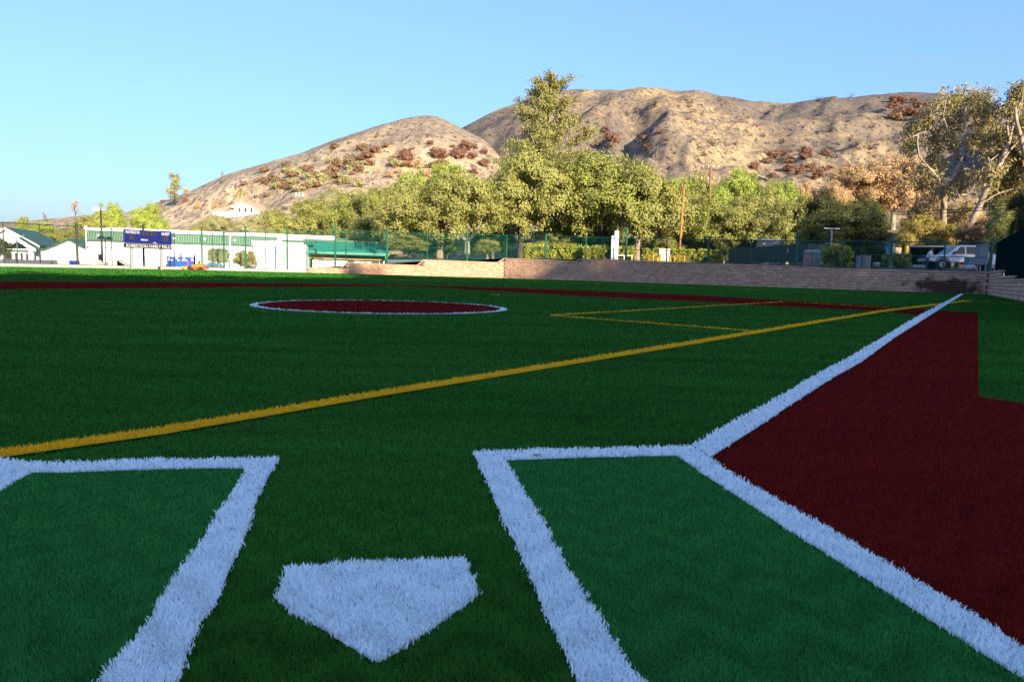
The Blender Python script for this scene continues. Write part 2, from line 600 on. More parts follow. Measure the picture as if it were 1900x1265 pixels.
inlay("pitching_circle_line", [circle(CC, CR)], 0.004, 2, P_white)
inlay("pitching_circle", [circle(CC, CR - 0.14)], 0.008, 5, P_red)
inlay("batters_box_turf", [WP["box_left"]], 0.004, (reg == 1) & (pts[:, 0] < 0), P_box)
inlay("batters_box_turf.001", [WP["box_right"]], 0.004, (reg == 1) & (pts[:, 0] >= 0), P_box)
inlay("yellow_boundary_line", [WP["yellow_main"]], 0.010, 3, P_yellow, 1.05, 1.2)
inlay("yellow_marking_lines", yl_polys, 0.008, 7, P_yellow, 1.0, 1.2)
inlay("batters_box_line", [WP["box_left_line"]], 0.008, (reg == 6) & (pts[:, 0] < 0), P_white, 1.1, 1.8)
inlay("batters_box_line.001", [WP["box_right_line"]], 0.008, (reg == 6) & (pts[:, 0] >= 0), P_white, 1.1, 1.8)
inlay("foul_line", [WP["foul"]], 0.013, 8, P_white, 1.1, 1.8)
inlay("home_plate", [WP["plate"]], 0.004, 9, P_white, 1.15, 1.8)
# ------------------------------------------------------------------ hills
def hill_mat(name, c_soil, c_pale, c_ash, c_burn, ash=0.5):
    m = bpy.data.materials.new(name)
    m.use_nodes = True
    t = m.node_tree
    N, L = t.nodes, t.links
    b = N["Principled BSDF"]
    b.inputs["Roughness"].default_value = 0.95
    b.inputs["Specular IOR Level"].default_value = 0.1
    g = N.new("ShaderNodeNewGeometry")
    mpg = N.new("ShaderNodeMapping")          # rills and burn marks run down the slope
    mpg.inputs["Scale"].default_value = (1.0, 0.42, 1.0)
    L.new(g.outputs["Position"], mpg.inputs["Vector"])
    def nz(scale, detail=6, rough=0.6, dist=0.0):
        n = N.new("ShaderNodeTexNoise")
        n.inputs["Scale"].default_value = scale
        n.inputs["Detail"].default_value = detail
        n.inputs["Roughness"].default_value = rough
        n.inputs["Distortion"].default_value = dist
        L.new(mpg.outputs[0], n.inputs["Vector"])
        return n.outputs["Fac"]
    def ramp(fac, a, b_):
        r = N.new("ShaderNodeMapRange")
        r.inputs["From Min"].default_value = a
        r.inputs["From Max"].default_value = b_
        L.new(fac, r.inputs["Value"])
        return r.outputs["Result"]
    def mix(fac, a, b_):
        x = N.new("ShaderNodeMix")
        x.data_type = 'RGBA'
        L.new(fac, x.inputs["Factor"])
        for s, v in (("A", a), ("B", b_)):
            i = [k for k in x.inputs if k.name == s and k.type == 'RGBA'][0]
            if isinstance(v, tuple):
                i.default_value = (*v, 1)
            else:
                L.new(v, i)
        return [k for k in x.outputs if k.type == 'RGBA'][0]
    c = mix(ramp(nz(0.045, 7, 0.65, 0.6), 0.38, 0.62), c_soil, c_pale)
    # the fire burnt hotter towards one end of the range
    sep = N.new("ShaderNodeSeparateXYZ")
    L.new(g.outputs["Position"], sep.inputs[0])
    gx_ = N.new("ShaderNodeMapRange")
    gx_.inputs["From Min"].default_value = 70
    gx_.inputs["From Max"].default_value = 185
    gx_.inputs["To Min"].default_value = 0.0
    gx_.inputs["To Max"].default_value = 0.20
    L.new(sep.outputs[0], gx_.inputs["Value"])
    su = N.new("ShaderNodeMath")
    L.new(nz(0.016, 5, 0.6, 1.2), su.inputs[0])
    L.new(gx_.outputs["Result"], su.inputs[1])
    big = ramp(su.outputs[0], ash - 0.10, ash + 0.10)
    c = mix(big, c, c_ash)
    # streaks of ash and stubble, finer
    st = ramp(nz(0.22, 8, 0.75, 0.5), 0.50, 0.62)
    c = mix(st, c, c_ash)
    mid = ramp(nz(0.42, 6, 0.75, 0.3), 0.44, 0.64)
    c = mix(mid, c, c_ash)
    sp = ramp(nz(0.6, 5, 0.75), 0.53, 0.60)
    c = mix(sp, c, c_burn)
    L.new(c, b.inputs["Base Color"])
    bp = N.new("ShaderNodeBump")
    bp.inputs["Distance"].default_value = 1.6
    bp.inputs["Strength"].default_value = 0.8
    L.new(nz(0.12, 10, 0.72, 0.4), bp.inputs["Height"])
    L.new(bp.outputs["Normal"], b.inputs["Normal"])
    return m

HM_big = hill_mat("burnt_hill_soil", (0.335, 0.232, 0.132), (0.48, 0.35, 0.175), (0.145, 0.120, 0.100), (0.07, 0.052, 0.042), 0.52)
HM_left = hill_mat("dry_hill_soil", (0.43, 0.325, 0.195), (0.57, 0.45, 0.285), (0.225, 0.178, 0.135), (0.10, 0.07, 0.05), 0.62)

class Hill:
    def __init__(s, name, ridge, base, mat_, gully, seed, nt_=70, na=340):
        """ridge: list of (photo column, photo row, distance); base: (column, distance, height)"""
        s.a = np.array([at(px, py, R).x / R for px, py, R in ridge])
        s.e = np.array([(at(px, py, R).z - EYE.z) / R for px, py, R in ridge])
        s.R = np.array([R for _, _, R in ridge], float)
        bb = [(at(px, hy(px), 100).x / 100, Y, z) for px, Y, z in base]
        s.ba = np.array([b[0] for b in bb]); s.bY = np.array([b[1] for b in bb]); s.bz = np.array([b[2] for b in bb])
        s.gully, s.seed = gully, seed
        T = np.linspace(0, 1.25, 90)
        s.T = T
        A = np.linspace(s.a[0], s.a[-1], na)
        # smooth columns
        V = []
        for a in A:
            for j in range(nt_):
                t = 1.3 * j / (nt_ - 1)
                V.append(s.point(a, t))
        idx = np.arange(na * nt_).reshape(na, nt_)
        Fq = np.stack([idx[:-1, :-1], idx[1:, :-1], idx[1:, 1:], idx[:-1, 1:]], -1).reshape(-1, 4)
        s.o = structure(name, fast_mesh(name, V, Fq, [mat_], smooth=True))
    def cols(s, a):
        R = np.interp(a, s.a, s.R); e = np.interp(a, s.a, s.e)
        Y0 = np.interp(a, s.ba, s.bY); z0 = np.interp(a, s.ba, s.bz)
        return R, e, Y0, z0
    def prof(s, t):
        tt = np.minimum(t, 2.0)
        return np.where(tt <= 1, np.sin(np.clip(tt, 0, 1) * math.pi / 2) ** 1.35, 1 - 0.9 * (tt - 1) ** 1.5)
    def z(s, a, t):
        R, e, Y0, z0 = s.cols(a)
        Y = Y0 + t * (R - Y0)
        Yt = Y0 + s.T * (R - Y0)
        q = s.prof(s.T)
        # rise k such that the steepest line of sight equals the ridge's elevation
        k = np.min((e * Yt + EYE.z - z0)[5:] / q[5:])
        zz = z0 + k * float(s.prof(np.array(t)))
        g = s.gully * math.sin(math.pi * min(max(t, 0), 1) ** 0.8) ** 3.0
        if g > 0 and k > 4:
            g *= min(1.0, k / 60.0)
            X = a * Y
            wv = mnoise.fractal(Vector((X * 0.008, Y * 0.008, s.seed)), 0.9, 2.0, 3)
            n1 = mnoise.ridged_multi_fractal(Vector((X * 0.017 + wv * 0.9, Y * 0.0055 + wv * 0.6, s.seed * 3.1)), 0.9, 2.1, 5, 1.0, 2.0)
            n2 = mnoise.fractal(Vector((X * 0.05, Y * 0.05, s.seed + 9)), 0.8, 2.0, 4)
            zz += g * ((min(n1, 1.6) - 1.35) * 0.8 + n2 * 0.22) - g * 0.2
        return Y, zz
    def point(s, a, t):
        Y, zz = s.z(a, t)
        return (a * Y, Y, zz)
    def at_px(s, px, t):
        a = at(px, hy(px), 100).x / 100
        for _ in range(2):
            p = s.point(a, t)
            a += (px - proj(p)[0]) / F
        return Vector(s.point(a, t))
    def ground(s, x, y):
        a = x / y
        if a < s.a[0] or a > s.a[-1]:
            return -1e3
        R, e, Y0, z0 = s.cols(a)
        t = (y - Y0) / (R - Y0)
        if t < 0:
            return z0
        return s.z(a, t)[1]

hill_big = Hill("burnt_hill", [(560,380,300),(640,330,330),(740,285,370),(800,250,392),(830,243,396),(858,234,400),(900,212,405),(950,194,410),(1000,178,420),(1040,168,425),(1100,166,430),(1180,162,430),(1240,163,425),(1300,169,420),(1340,179,425),(1400,189,440),(1450,188,440),(1520,184,430),(1600,177,410),(1680,171,390),(1750,169,370),(1800,175,350),(1860,195,330),(1950,235,310),(2200,300,290),(2800,380,260)],
                [(500,170,3),(860,120,2.4),(1000,112,2.6),(1700,100,2.6),(2100,80,2.6),(2800,70,2.0)], HM_big, 15.0, 3.0)
hill_left = Hill("dry_hill", [(-1500,440,260),(-700,425,260),(-200,418,260),(0,412,260),(60,409,260),(100,405,260),(165,399,262),(230,395,265),(280,383,270),(300,374,272),(350,356,275),(420,323,280),(500,300,285),(560,283,288),(620,259,290),(700,233,292),(760,218,292),(790,213,292),(812,215,292),(830,223,290),(858,237,286),(900,258,278),(950,312,268),(1000,350,255),(1060,400,240)],
                 [(-1500,150,0.3),(0,128,0.4),(300,122,1.2),(500,118,1.8),(860,116,2.4),(1060,112,2.4)], HM_left, 8.0, 11.0)

def G(x, y):
    """height of the land at a place behind the outfield"""
    z = max(hill_big.ground(x, y), hill_left.ground(x, y))
    return max(z, lot_z(x, y))

# ------------------------------------------------------------------ the raised lot behind the wall
WALLTOP = []      # (point on the wall base line, z of the top)
def edge_pt(px):
    """where photo column px meets the outfield edge in plan"""
    a = ray(px, hy(px))
    a = Vector((a.x, a.y, 0))
    best = None
    L_ = [Vector((x, y, 0)) for x, y in EDGE] + [W_A.copy(), W_B.copy(), W_D.copy()]
    for i in range(len(L_) - 1):
        p, q = L_[i], L_[i + 1]
        dd = q - p
        den = a.x * dd.y - a.y * dd.x
        if abs(den) < 1e-9:
            continue
        t = (p.x * dd.y - p.y * dd.x) / den
        u = (p.x * a.y - p.y * a.x) / den
        if t > 0 and -1e-6 <= u <= 1 + 1e-6:
            return a * t
    return None

def z_at(px, py, Y):
    return at(px, py, Y).z

TOP = [(570,496.5),(642,497.5),(642.01,487),(735,490.5),(785,492),(785.01,481.5),(930,487),(930.01,478.8),(975,480),(1077,484),(1077.01,479.5),(1200,484),(1300,487.5),(1400,491),(1480,493.8),(1550,497.5),(1700,501.5),(1835,504.5)]
def wall_top(px):
    p = edge_pt(px)
    py = np.interp(px, [t[0] for t in TOP], [t[1] for t in TOP])
    return p, z_at(px, py, p.y)
LPX = [570, 700, 800, 935, 1085, 1200, 1300, 1400, 1500, 1600, 1700, 1835]
LP = []
for px in LPX:
    p, z = wall_top(px)
    LP.append((p, z))
def lot_front(x):
    xs = [p.x for p, _ in LP]
    return np.interp(x, xs, [p.y for p, _ in LP]), np.interp(x, xs, [z for _, z in LP])
def lot_z(x, y):
    if y < 30:
        return 0.0
    if x < LP[0][0].x:
        return 0.3
    yf, zf = lot_front(min(x, LP[-1][0].x))
    t = min(max((y - yf) / 24.0, 0), 1)
    zr = np.interp(x, [LP[1][0].x, LP[3][0].x], [0.45, 2.30])      # the lot drops towards the school
    return float(zf - 0.06 + (zr - zf + 0.06) * t)

gx = list(np.linspace(LP[0][0].x + 0.2, LP[-1][0].x, 40)) + [36, 40, 46, 54, 64, 80, 100]
gt = [0.12, 0.5, 1, 2, 4, 8, 12, 16, 20, 24, 30, 38, 46]
V = []
for x in gx:
    yf, zf = lot_front(min(x, LP[-1][0].x))
    for t in gt:
        V.append((x, yf + t, lot_z(x, yf + t)))
idx = np.arange(len(V)).reshape(len(gx), len(gt))
Fq = np.stack([idx[:-1, :-1], idx[1:, :-1], idx[1:, 1:], idx[:-1, 1:]], -1).reshape(-1, 4)
structure("parking_lot", fast_mesh("parking_lot", V, Fq, [M_asphalt], smooth=True))
# flat school yard behind the left kerb
E0, E1, E2, E3 = [Vector((x, y, 0)) for x, y in EDGE]
yb = MB()
yz = 0.24
yard = [E0 + Vector((-10, 0.5, 0)), E1 + Vector((-0.3, 0.3, 0)), E2 + Vector((-0.3, 0.35, 0)), E3 + Vector((0.0, 0.4, 0)), Vector((-24, 140, 0)), Vector((-150, 140, 0)), Vector((-150, 60, 0))]
V_, F_ = sheet([yard], yz)
yb.add(V_, F_)
structure("walkway", yb.mesh("walkway", M_concrete))
kb = MB()
for p, q in ((E0, E1), (E1, E2), (E2, E3)):
    dd = q - p
    n = Vector((-dd.y, dd.x, 0)).normalized()
    c = (p + q) / 2 + n * 0.09
    kb.box((c.x, c.y, 0.135), (dd.length + 0.05, 0.18, 0.29), 0, math.atan2(dd.y, dd.x))
structure("kerb", kb.mesh("kerb", M_concrete))

# ------------------------------------------------------------------ block retaining wall
def block_mat():
    m = bpy.data.materials.new("split_face_block")
    m.use_nodes = True
    t = m.node_tree
    N, L = t.nodes, t.links
    b = N["Principled BSDF"]
    b.inputs["Roughness"].default_value = 0.95
    b.inputs["Specular IOR Level"].default_value = 0.1
    g = N.new("ShaderNodeNewGeometry")
    oi = N.new("ShaderNodeObjectInfo")
    nz = N.new("ShaderNodeTexNoise")
    nz.inputs["Scale"].default_value = 2.3
    nz.inputs["Detail"].default_value = 8
    nz.inputs["Roughness"].default_value = 0.75
    L.new(g.outputs["Position"], nz.inputs["Vector"])
    wn = N.new("ShaderNodeMath"); wn.operation = 'ADD'
    L.new(oi.outputs["Random"], wn.inputs[0]); L.new(g.outputs["Random Per Island"], wn.inputs[1])
    fr = N.new("ShaderNodeMath"); fr.operation = 'FRACT'
    L.new(wn.outputs[0], fr.inputs[0])
    mix = N.new("ShaderNodeMath"); mix.operation = 'MULTIPLY_ADD'
    L.new(fr.outputs[0], mix.inputs[0]); mix.inputs[1].default_value = 0.45
    L.new(nz.outputs["Fac"], mix.inputs[2])
    r = N.new("ShaderNodeValToRGB")
    r.color_ramp.elements[0].position = 0.35; r.color_ramp.elements[0].color = (0.41, 0.22, 0.145, 1)
    r.color_ramp.elements[1].position = 1.0; r.color_ramp.elements[1].color = (0.60, 0.40, 0.27, 1)
    L.new(mix.outputs[0], r.inputs["Fac"])
    # the dark rust-brown stain low on the wall near the corner
    sp = N.new("ShaderNodeSeparateXYZ")
    L.new(g.outputs["Position"], sp.inputs[0])
    sc = N.new("ShaderNodeVectorMath"); sc.operation = 'SUBTRACT'
    c0 = edge_pt(1757)
    L.new(g.outputs["Position"], sc.inputs[0]); sc.inputs[1].default_value = (c0.x, c0.y, 0.42)
    ml = N.new("ShaderNodeVectorMath"); ml.operation = 'MULTIPLY'
    L.new(sc.outputs[0], ml.inputs[0]); ml.inputs[1].default_value = (0.40, 0.40, 1.35)
    ln = N.new("ShaderNodeVectorMath"); ln.operation = 'LENGTH'
    L.new(ml.outputs[0], ln.inputs[0])
    n2 = N.new("ShaderNodeTexNoise"); n2.inputs["Scale"].default_value = 1.6; n2.inputs["Detail"].default_value = 5
    L.new(g.outputs["Position"], n2.inputs["Vector"])
    ad = N.new("ShaderNodeMath"); ad.operation = 'MULTIPLY_ADD'
    L.new(n2.outputs["Fac"], ad.inputs[0]); ad.inputs[1].default_value = 1.7; L.new(ln.outputs["Value"], ad.inputs[2])
    mr = N.new("ShaderNodeMapRange")
    mr.inputs["From Min"].default_value = 1.50; mr.inputs["From Max"].default_value = 1.85
    mr.inputs["To Min"].default_value = 0.9; mr.inputs["To Max"].default_value = 0.0
    L.new(ad.outputs[0], mr.inputs["Value"])
    x = N.new("ShaderNodeMix"); x.data_type = 'RGBA'
    L.new(mr.outputs["Result"], x.inputs["Factor"])
    ia = [k for k in x.inputs if k.type == 'RGBA']
    L.new(r.outputs["Color"], ia[0]); ia[1].default_value = (0.060, 0.026, 0.016, 1)
    L.new([k for k in x.outputs if k.type == 'RGBA'][0], b.inputs["Base Color"])
    bp = N.new("ShaderNodeBump"); bp.inputs["Distance"].default_value = 0.02
    n3 = N.new("ShaderNodeTexNoise"); n3.inputs["Scale"].default_value = 14; n3.inputs["Detail"].default_value = 6
    L.new(g.outputs["Position"], n3.inputs["Vector"]); L.new(n3.outputs["Fac"], bp.inputs["Height"])
    L.new(bp.outputs["Normal"], b.inputs["Normal"])
    return m
M_block = block_mat()
M_mortar = mat("block_joint", (0.10, 0.07, 0.06), 0.95, var=0.2, scale=3)
BL, BH, BD = 0.405, 0.205, 0.10
rb = random.Random(5)
def block_vs(dx, h, seed):
    r = random.Random(seed)
    g = 0.006
    x0, x1, z0, z1 = -dx / 2 + g, dx / 2 - g, g, h - g
    vs = [(x0, 0.0, z0), (x1, 0.0, z0), (x1, 0.0, z1), (x0, 0.0, z1)]
    c = 0.014
    fr = [(x0 + c, -BD + r.uniform(-.018, .018), z0 + c), (x1 - c, -BD + r.uniform(-.018, .018), z0 + c), (x1 - c, -BD + r.uniform(-.018, .018), z1 - c), (x0 + c, -BD + r.uniform(-.018, .018), z1 - c)]
    rim = [(x0, -BD + 0.03, z0), (x1, -BD + 0.03, z0), (x1, -BD + 0.03, z1), (x0, -BD + 0.03, z1)]
    mid = ((x0 + x1) / 2 + r.uniform(-.06, .06), -BD - r.uniform(0.0, .03), (z0 + z1) / 2 + r.uniform(-.03, .03))
    V = vs + rim + fr + [mid]
    Fs = []
    for k in range(4):
        k2 = (k + 1) % 4
        Fs.append((k, k2, 4 + k2, 4 + k))
        Fs.append((4 + k, 4 + k2, 8 + k2, 8 + k))
        Fs.append((8 + k, 8 + k2, 12))
    return V, Fs
block_meshes = []
for s_ in range(5):
    b = MB(); b.add(*block_vs(BL, BH, 100 + s_))
    block_meshes.append(b.mesh("block", M_block))

def wall_run(root, P, Q, topf, n_single, joined):
    """courses from P to Q (plan), topf(u metres from P) gives the height; blocks nearest Q become parts"""
    dd = Q - P
    Ln = dd.length
    ang = math.atan2(dd.y, dd.x)
    cells = []
    nc = int(Ln / BL)
    for i in range(nc):
        u = (i + 0.5) * BL
        zt = topf(u) - 0.09
        k = 0
        while k * BH < zt - 0.05:
            off = (BL / 2 if k % 2 else 0.0)
            uu = min(u + off, Ln - BL / 2)
            h = min(BH, zt - k * BH)
            cells.append((uu, k, h))
            k += 1
    cells.sort(key=lambda c: -c[0])
    n = 0
    dirv = dd.normalized()
    for c in cells:
        u, k, h = c
        p = P + dirv * u
        if n < n_single and h > BH - 1e-6:
            o = link("block", block_meshes[rb.randrange(5)], root)
            o.location = (p.x, p.y, k * BH)
            o.rotation_euler = (0, 0, ang)
            n += 1
        else:
            V_, F_ = block_vs(BL, h, rb.randrange(99999))
            ca, sa = math.cos(ang), math.sin(ang)
            joined.add([(p.x + x * ca - y * sa, p.y + x * sa + y * ca, k * BH + z) for x, y, z in V_], F_)
    return ang

def cap_strip(mb, pts_, ang, w0=-0.13, w1=0.16, h=0.09):
    """coping slabs along a list of (point, z)"""
    n = Vector((-math.sin(ang), math.cos(ang), 0))
    for (p, z), (q, z2) in zip(pts_[:-1], pts_[1:]):
        vs = []
        for (r, zz) in ((p, z), (q, z2)):
            for s_ in (w0, w1):
                for hh in (-h, 0):
                    vs.append((r.x + n.x * s_, r.y + n.y * s_, zz + hh))
        mb.add(vs, [(0, 1, 3, 2), (4, 6, 7, 5), (0, 4, 5, 1), (2, 3, 7, 6), (1, 5, 7, 3), (0, 2, 6, 4)])

P0 = KINK.copy()
root = thing("block_wall", "long low brown block retaining wall across the back of the field", "wall")
segs = [(P0, W_A), (W_A, W_B)]
joined = MB(); core = MB(); cop = MB()
tops = []
for px in np.arange(572, 1835.1, 1.0):
    p, z = wall_top(float(px))
    tops.append((p, z))
def topf_for(P, Q):
    dd = (Q - P).normalized()
    us = np.array([(p - P).dot(dd) for p, _ in tops]); zs = np.array([z for _, z in tops])
    L_ = (Q - P).length
    ok = (us >= -0.5) & (us <= L_ + 0.5)
    # keep only points near this segment
    ds = np.array([abs((p - P).cross(dd).z) for p, _ in tops])
    ok &= ds < 0.05
    u2, z2 = us[ok], zs[ok]
    return lambda u: float(np.interp(u, u2, z2))
for (P, Q), ns in zip(segs, (0, 300)):
    f = topf_for(P, Q)
    ang = wall_run(root, P, Q, f, ns, joined)
    L_ = (Q - P).length
    dirv = (Q - P).normalized()
    nrm = Vector((-dirv.y, dirv.x, 0))
    us = np.linspace(0, L_, int(L_ / 0.8))
    line = [(P + dirv * float(u), f(float(u))) for u in us]
    cap_strip(cop, line, ang)
    for (p, z), (q, z2) in zip(line[:-1], line[1:]):
        a_ = nrm * -0.05; b_ = nrm * 0.12
        vs = []
        for r, zz in ((p, z), (q, z2)):
            for s_ in (a_, b_):
                for h in (-0.1, zz - 0.085):
                    vs.append((r.x + s_.x, r.y + s_.y, h))
        core.add(vs, [(0, 1, 3, 2), (4, 6, 7, 5), (0, 4, 5, 1), (2, 3, 7, 6), (1, 5, 7, 3)])
cb_ = joined.build("block_courses", M_block, root); cb_["kind"] = "stuff"
core.build("wall_core", M_mortar, root)
cop.build("coping", M_block, root)

root2 = thing("block_wall", "stepped block wall running along the right foul side under the dark screen", "wall")
joined = MB(); cop = MB(); core = MB()
def step_top(u):
    # heights read off the photograph's three steps, then level
    if u < 5.5: return z504
    if u < 11.0: return z514
    return z518
z504 = wall_top(1835)[1]
pB = W_B; Lr = (W_D - W_B).length
def px_to_u(px):
    p = edge_pt(px); return (p - W_B).length
u1, u2 = px_to_u(1858), px_to_u(1880)
z514 = z_at(1859, 513.0, (W_B + W_dir * u1).y)
z518 = z_at(1881, 518.0, (W_B + W_dir * u2).y)
step_top = lambda u: z504 if u < u1 else (z514 if u < u2 else z518)
ang2 = wall_run(root2, W_B, W_D, step_top, 0, joined)
for a_, b_ in ((0, u1), (u1, u2), (u2, Lr)):
    z = step_top((a_ + b_) / 2)
    cap_strip(cop, [(W_B + W_dir * (a_ + (0.14 if a_ == 0 else 0)), z), (W_B + W_dir * b_, z)], ang2)
    pm = W_B + W_dir * ((a_ + b_) / 2)
    core.box((pm.x, pm.y, z / 2 - 0.1), (b_ - a_, 0.10, z), 0, ang2)
# flip side: the visible face looks towards the field
cb_ = joined.build("block_courses", M_block, root2); cb_["kind"] = "stuff"
cop.build("coping", M_block, root2)
core.build("wall_core", M_mortar, root2)

# ------------------------------------------------------------------ chain link fences
def link_fabric(mb, A, B, za0, za1, zb0, zb1, pitch=0.075, wire=0.0042):
    """diamond mesh of two families of wires between two posts; each wire a thin crossed ribbon"""
    L_ = (B - A).length
    if L_ < 0.05:
        return
    dirv = (B - A) / L_
    nrm = Vector((-dirv.y, dirv.x, 0)) * wire / 2
    H = min(za1 - za0, zb1 - zb0)
    H = max(H, 0.3)
    n0 = int((L_ + H) / pitch)
    def P(u, v):
        t = u / L_
        z0 = za0 + (zb0 - za0) * t; z1 = za1 + (zb1 - za1) * t
        q = A + dirv * u
        return Vector((q.x, q.y, z0 + (z1 - z0) * v / H))
    for fam in (0, 1):
        for i in range(n0 + 1):
            s0 = i * pitch - H
            # line u = s0 + v
            v0 = max(0.0, -s0); v1 = min(H, L_ - s0)
            if v1 - v0 < 0.02:
                continue
            if fam == 0:
                a, b = P(s0 + v0, v0), P(s0 + v1, v1)
            else:
                a, b = P(s0 + v0, H - v0), P(s0 + v1, H - v1)
            off = Vector((0, 0, wire / 2)) 
            pr = dirv * (wire / 2)
            mb.add([a + off - pr, a - off + pr, b - off + pr, b + off - pr] if fam == 0 else [a - off - pr, a + off + pr, b + off + pr, b - off - pr], [(0, 1, 2, 3)])
            mb.add([a - nrm, a + nrm, b + nrm, b - nrm], [(0, 1, 2, 3)])

def fence(label, posts, top, mid, name="chain_link_fence", bottom=True, fabric=True, m_=None, group=None):
    """posts: (px, y_top, y_base, radius)"""
    m_ = m_ or M_green
    root = thing(name, label, "fence")
    pp = []
    for px, yt, yb_, r in posts:
        p = edge_pt(px)
        nrm_shift = p.normalized() * 0.02
        p = p + p.normalized() * 0.25
        z0 = lot_z(p.x, p.y) if px > 570 else yz
        if px > 570:
            z0 = wall_top(px)[1]
        z1 = z_at(px, yt, p.y)
        pp.append((px, p, z0, z1, r))
        b = MB()
        b.tube([(p.x, p.y, z0 - 0.15), (p.x, p.y, z1)], r, 10)
        b.sphere((p.x, p.y, z1), r * 1.12, 10, 5)
        b.build("post", m_, root)
    tx, ty = [t[0] for t in top], [t[1] for t in top]
    mx_, my_ = [t[0] for t in mid], [t[1] for t in mid]
    rt, rm, rbm = MB(), MB(), MB()
    for (px, p, z0, z1, r), (qx, q, w0, w1, r2) in zip(pp[:-1], pp[1:]):
        za = z_at(px, np.interp(px, tx, ty), p.y); zb = z_at(qx, np.interp(qx, tx, ty), q.y)
        ma = z_at(px, np.interp(px, mx_, my_), p.y); mb_ = z_at(qx, np.interp(qx, mx_, my_), q.y)
        rt.tube([(p.x, p.y, za), (q.x, q.y, zb)], 0.032, 8)
        rm.tube([(p.x, p.y, ma), (q.x, q.y, mb_)], 0.026, 8)
        rbm.tube([(p.x, p.y, z0 + 0.06), (q.x, q.y, w0 + 0.06)], 0.02, 6)
        if fabric:
            fb = MB()
            link_fabric(fb, p, q, z0 + 0.06, za, w0 + 0.06, zb)
            o = fb.build("mesh_panel", m_, root)
    rt.build("top_rail", m_, root)
    rm.build("middle_rail", m_, root)
    if bottom:
        rbm.build("bottom_rail", m_, root)
    return root

T_, K_ = 0.055, 0.11
left_posts = [(-40,409,492,K_),(8,413,492,T_),(75,417,491,T_),(144,417,493,K_),(208,424,493,T_),(267,419,495,K_),(324,432,496,T_),(375,428,497,K_),(395,433,497,T_),(416,431,497,K_),(456,421,499,K_),(493,430,496,T_),(533,424,499,K_),(569,429,495,T_)]
lt_, lm_ = [(-40,409),(0,412.5),(144,420),(330,432),(375,433),(456,430.5),(533,429),(569,429)], [(-40,450),(0,452),(144,458),(330,463),(456,466.5),(569,468.5)]
fence("chain link fence with shade coloured into its posts at the far left of the kerb", left_posts[:7], lt_, lm_, m_=M_shadegreen)
fence("tall green chain link fence on the kerb right of the blue scoreboard", left_posts[7:], lt_, lm_)
right_posts = [(575,429,492,T_),(622,418,494,K_),(642,428,484,T_),(718,424,488,K_),(792,432,481,T_),(866,433,484,K_),(939,437,477,T_),(1011,435,481,K_),(1085,441,480,T_),(1160,424,481,K_),(1235,443,485,T_),(1312,441,487,K_),(1390,445,487,T_),(1475,432,493,K_),(1559,446,496,T_),(1649,441,498,K_),(1748,449,501,T_),(1834,449,503,K_)]
fence("green chain link fence standing on top of the brown block wall", right_posts,
      [(575,429),(640,428),(718,430),(866,434.5),(1011,438),(1160,442),(1312,444.5),(1476,447),(1649,448.5),(1835,450)],
      [(575,468.5),(718,458.5),(866,460.5),(1011,460.5),(1160,463.5),(1312,466.5),(1476,470),(1649,474),(1835,478)])

# dark windscreen fence on the right wall
root = thing("windscreen_fence", "dark fence covered with a black green windscreen above the stepped wall", "fence")
M_screen = mat("windscreen_cloth", (0.006, 0.014, 0.014), 1.0, var=0.25, scale=1.2, spec=0.0)
n_b = 12
prev = None
for i in range(n_b + 1):
    u = 0.9 + (Lr - 1.0) * i / n_b
    p = W_B + W_dir * u
    p = p + Vector((W_dir.y, -W_dir.x, 0)) * -0.0 
    nrm = Vector((-W_dir.y, W_dir.x, 0))
    if nrm.x < 0: nrm = -nrm
    p = p + nrm * 0.2
    z0 = step_top(u); z1 = 3.55
    b = MB(); b.tube([(p.x, p.y, z0 - 0.1), (p.x, p.y, z1 + 0.04)], 0.05, 8)
    b.build("post", M_black, root)
    if prev:
        q, w0, w1 = prev
        k = MB()
        zz0 = min(z0, w0) + 0.02
        t = nrm * 0.006
        o1 = nrm * -0.06
        a_, b_ = q + o1, p + o1
        vs = []
        for r_, zt in ((a_, w1), (b_, z1)):
            for s_ in (-t, t):
                for h in (zz0, zt):
                    vs.append((r_.x + s_.x, r_.y + s_.y, h))
        k.add(vs, [(0, 1, 3, 2), (4, 6, 7, 5), (0, 4, 5, 1), (2, 3, 7, 6), (1, 5, 7, 3), (0, 2, 6, 4)])
        k.build("windscreen", M_screen, root)
        k = MB(); k.tube([(q.x, q.y, w1), (p.x, p.y, z1)], 0.03, 6); k.build("top_rail", M_black, root)
    prev = (p, z0, z1)
# ------------------------------------------------------------------ trees and shrubs
def leaf_mat(name, c, spread=0.15):
    return mat(name, c, 0.65, island=spread, leaf=True, spec=0.2, var=0.12, scale=0.5)
L_oak = leaf_mat("oak_leaf", (0.240, 0.258, 0.062))
L_olive = leaf_mat("olive_leaf", (0.275, 0.275, 0.080))
L_bright = leaf_mat("bright_leaf", (0.282, 0.342, 0.066))
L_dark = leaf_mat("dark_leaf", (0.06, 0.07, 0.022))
L_yellow = leaf_mat("yellow_leaf", (0.31, 0.245, 0.060))
L_lime = leaf_mat("hedge_leaf", (0.33, 0.33, 0.046))
L_brown = leaf_mat("dead_leaf", (0.47, 0.315, 0.165))
L_rust = leaf_mat("rust_leaf", (0.24, 0.125, 0.082))
L_scrub = leaf_mat("scorched_leaf", (0.24, 0.155, 0.09))
L_euc = leaf_mat("eucalyptus_leaf", (0.31, 0.255, 0.11))
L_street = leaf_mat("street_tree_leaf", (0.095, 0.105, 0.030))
L_pine = leaf_mat("pine_needle", (0.252, 0.240, 0.078))
L_grey = leaf_mat("grey_green_leaf", (0.324, 0.306, 0.144))
M_twig = mat("burnt_twig", (0.045, 0.034, 0.028), 0.95)

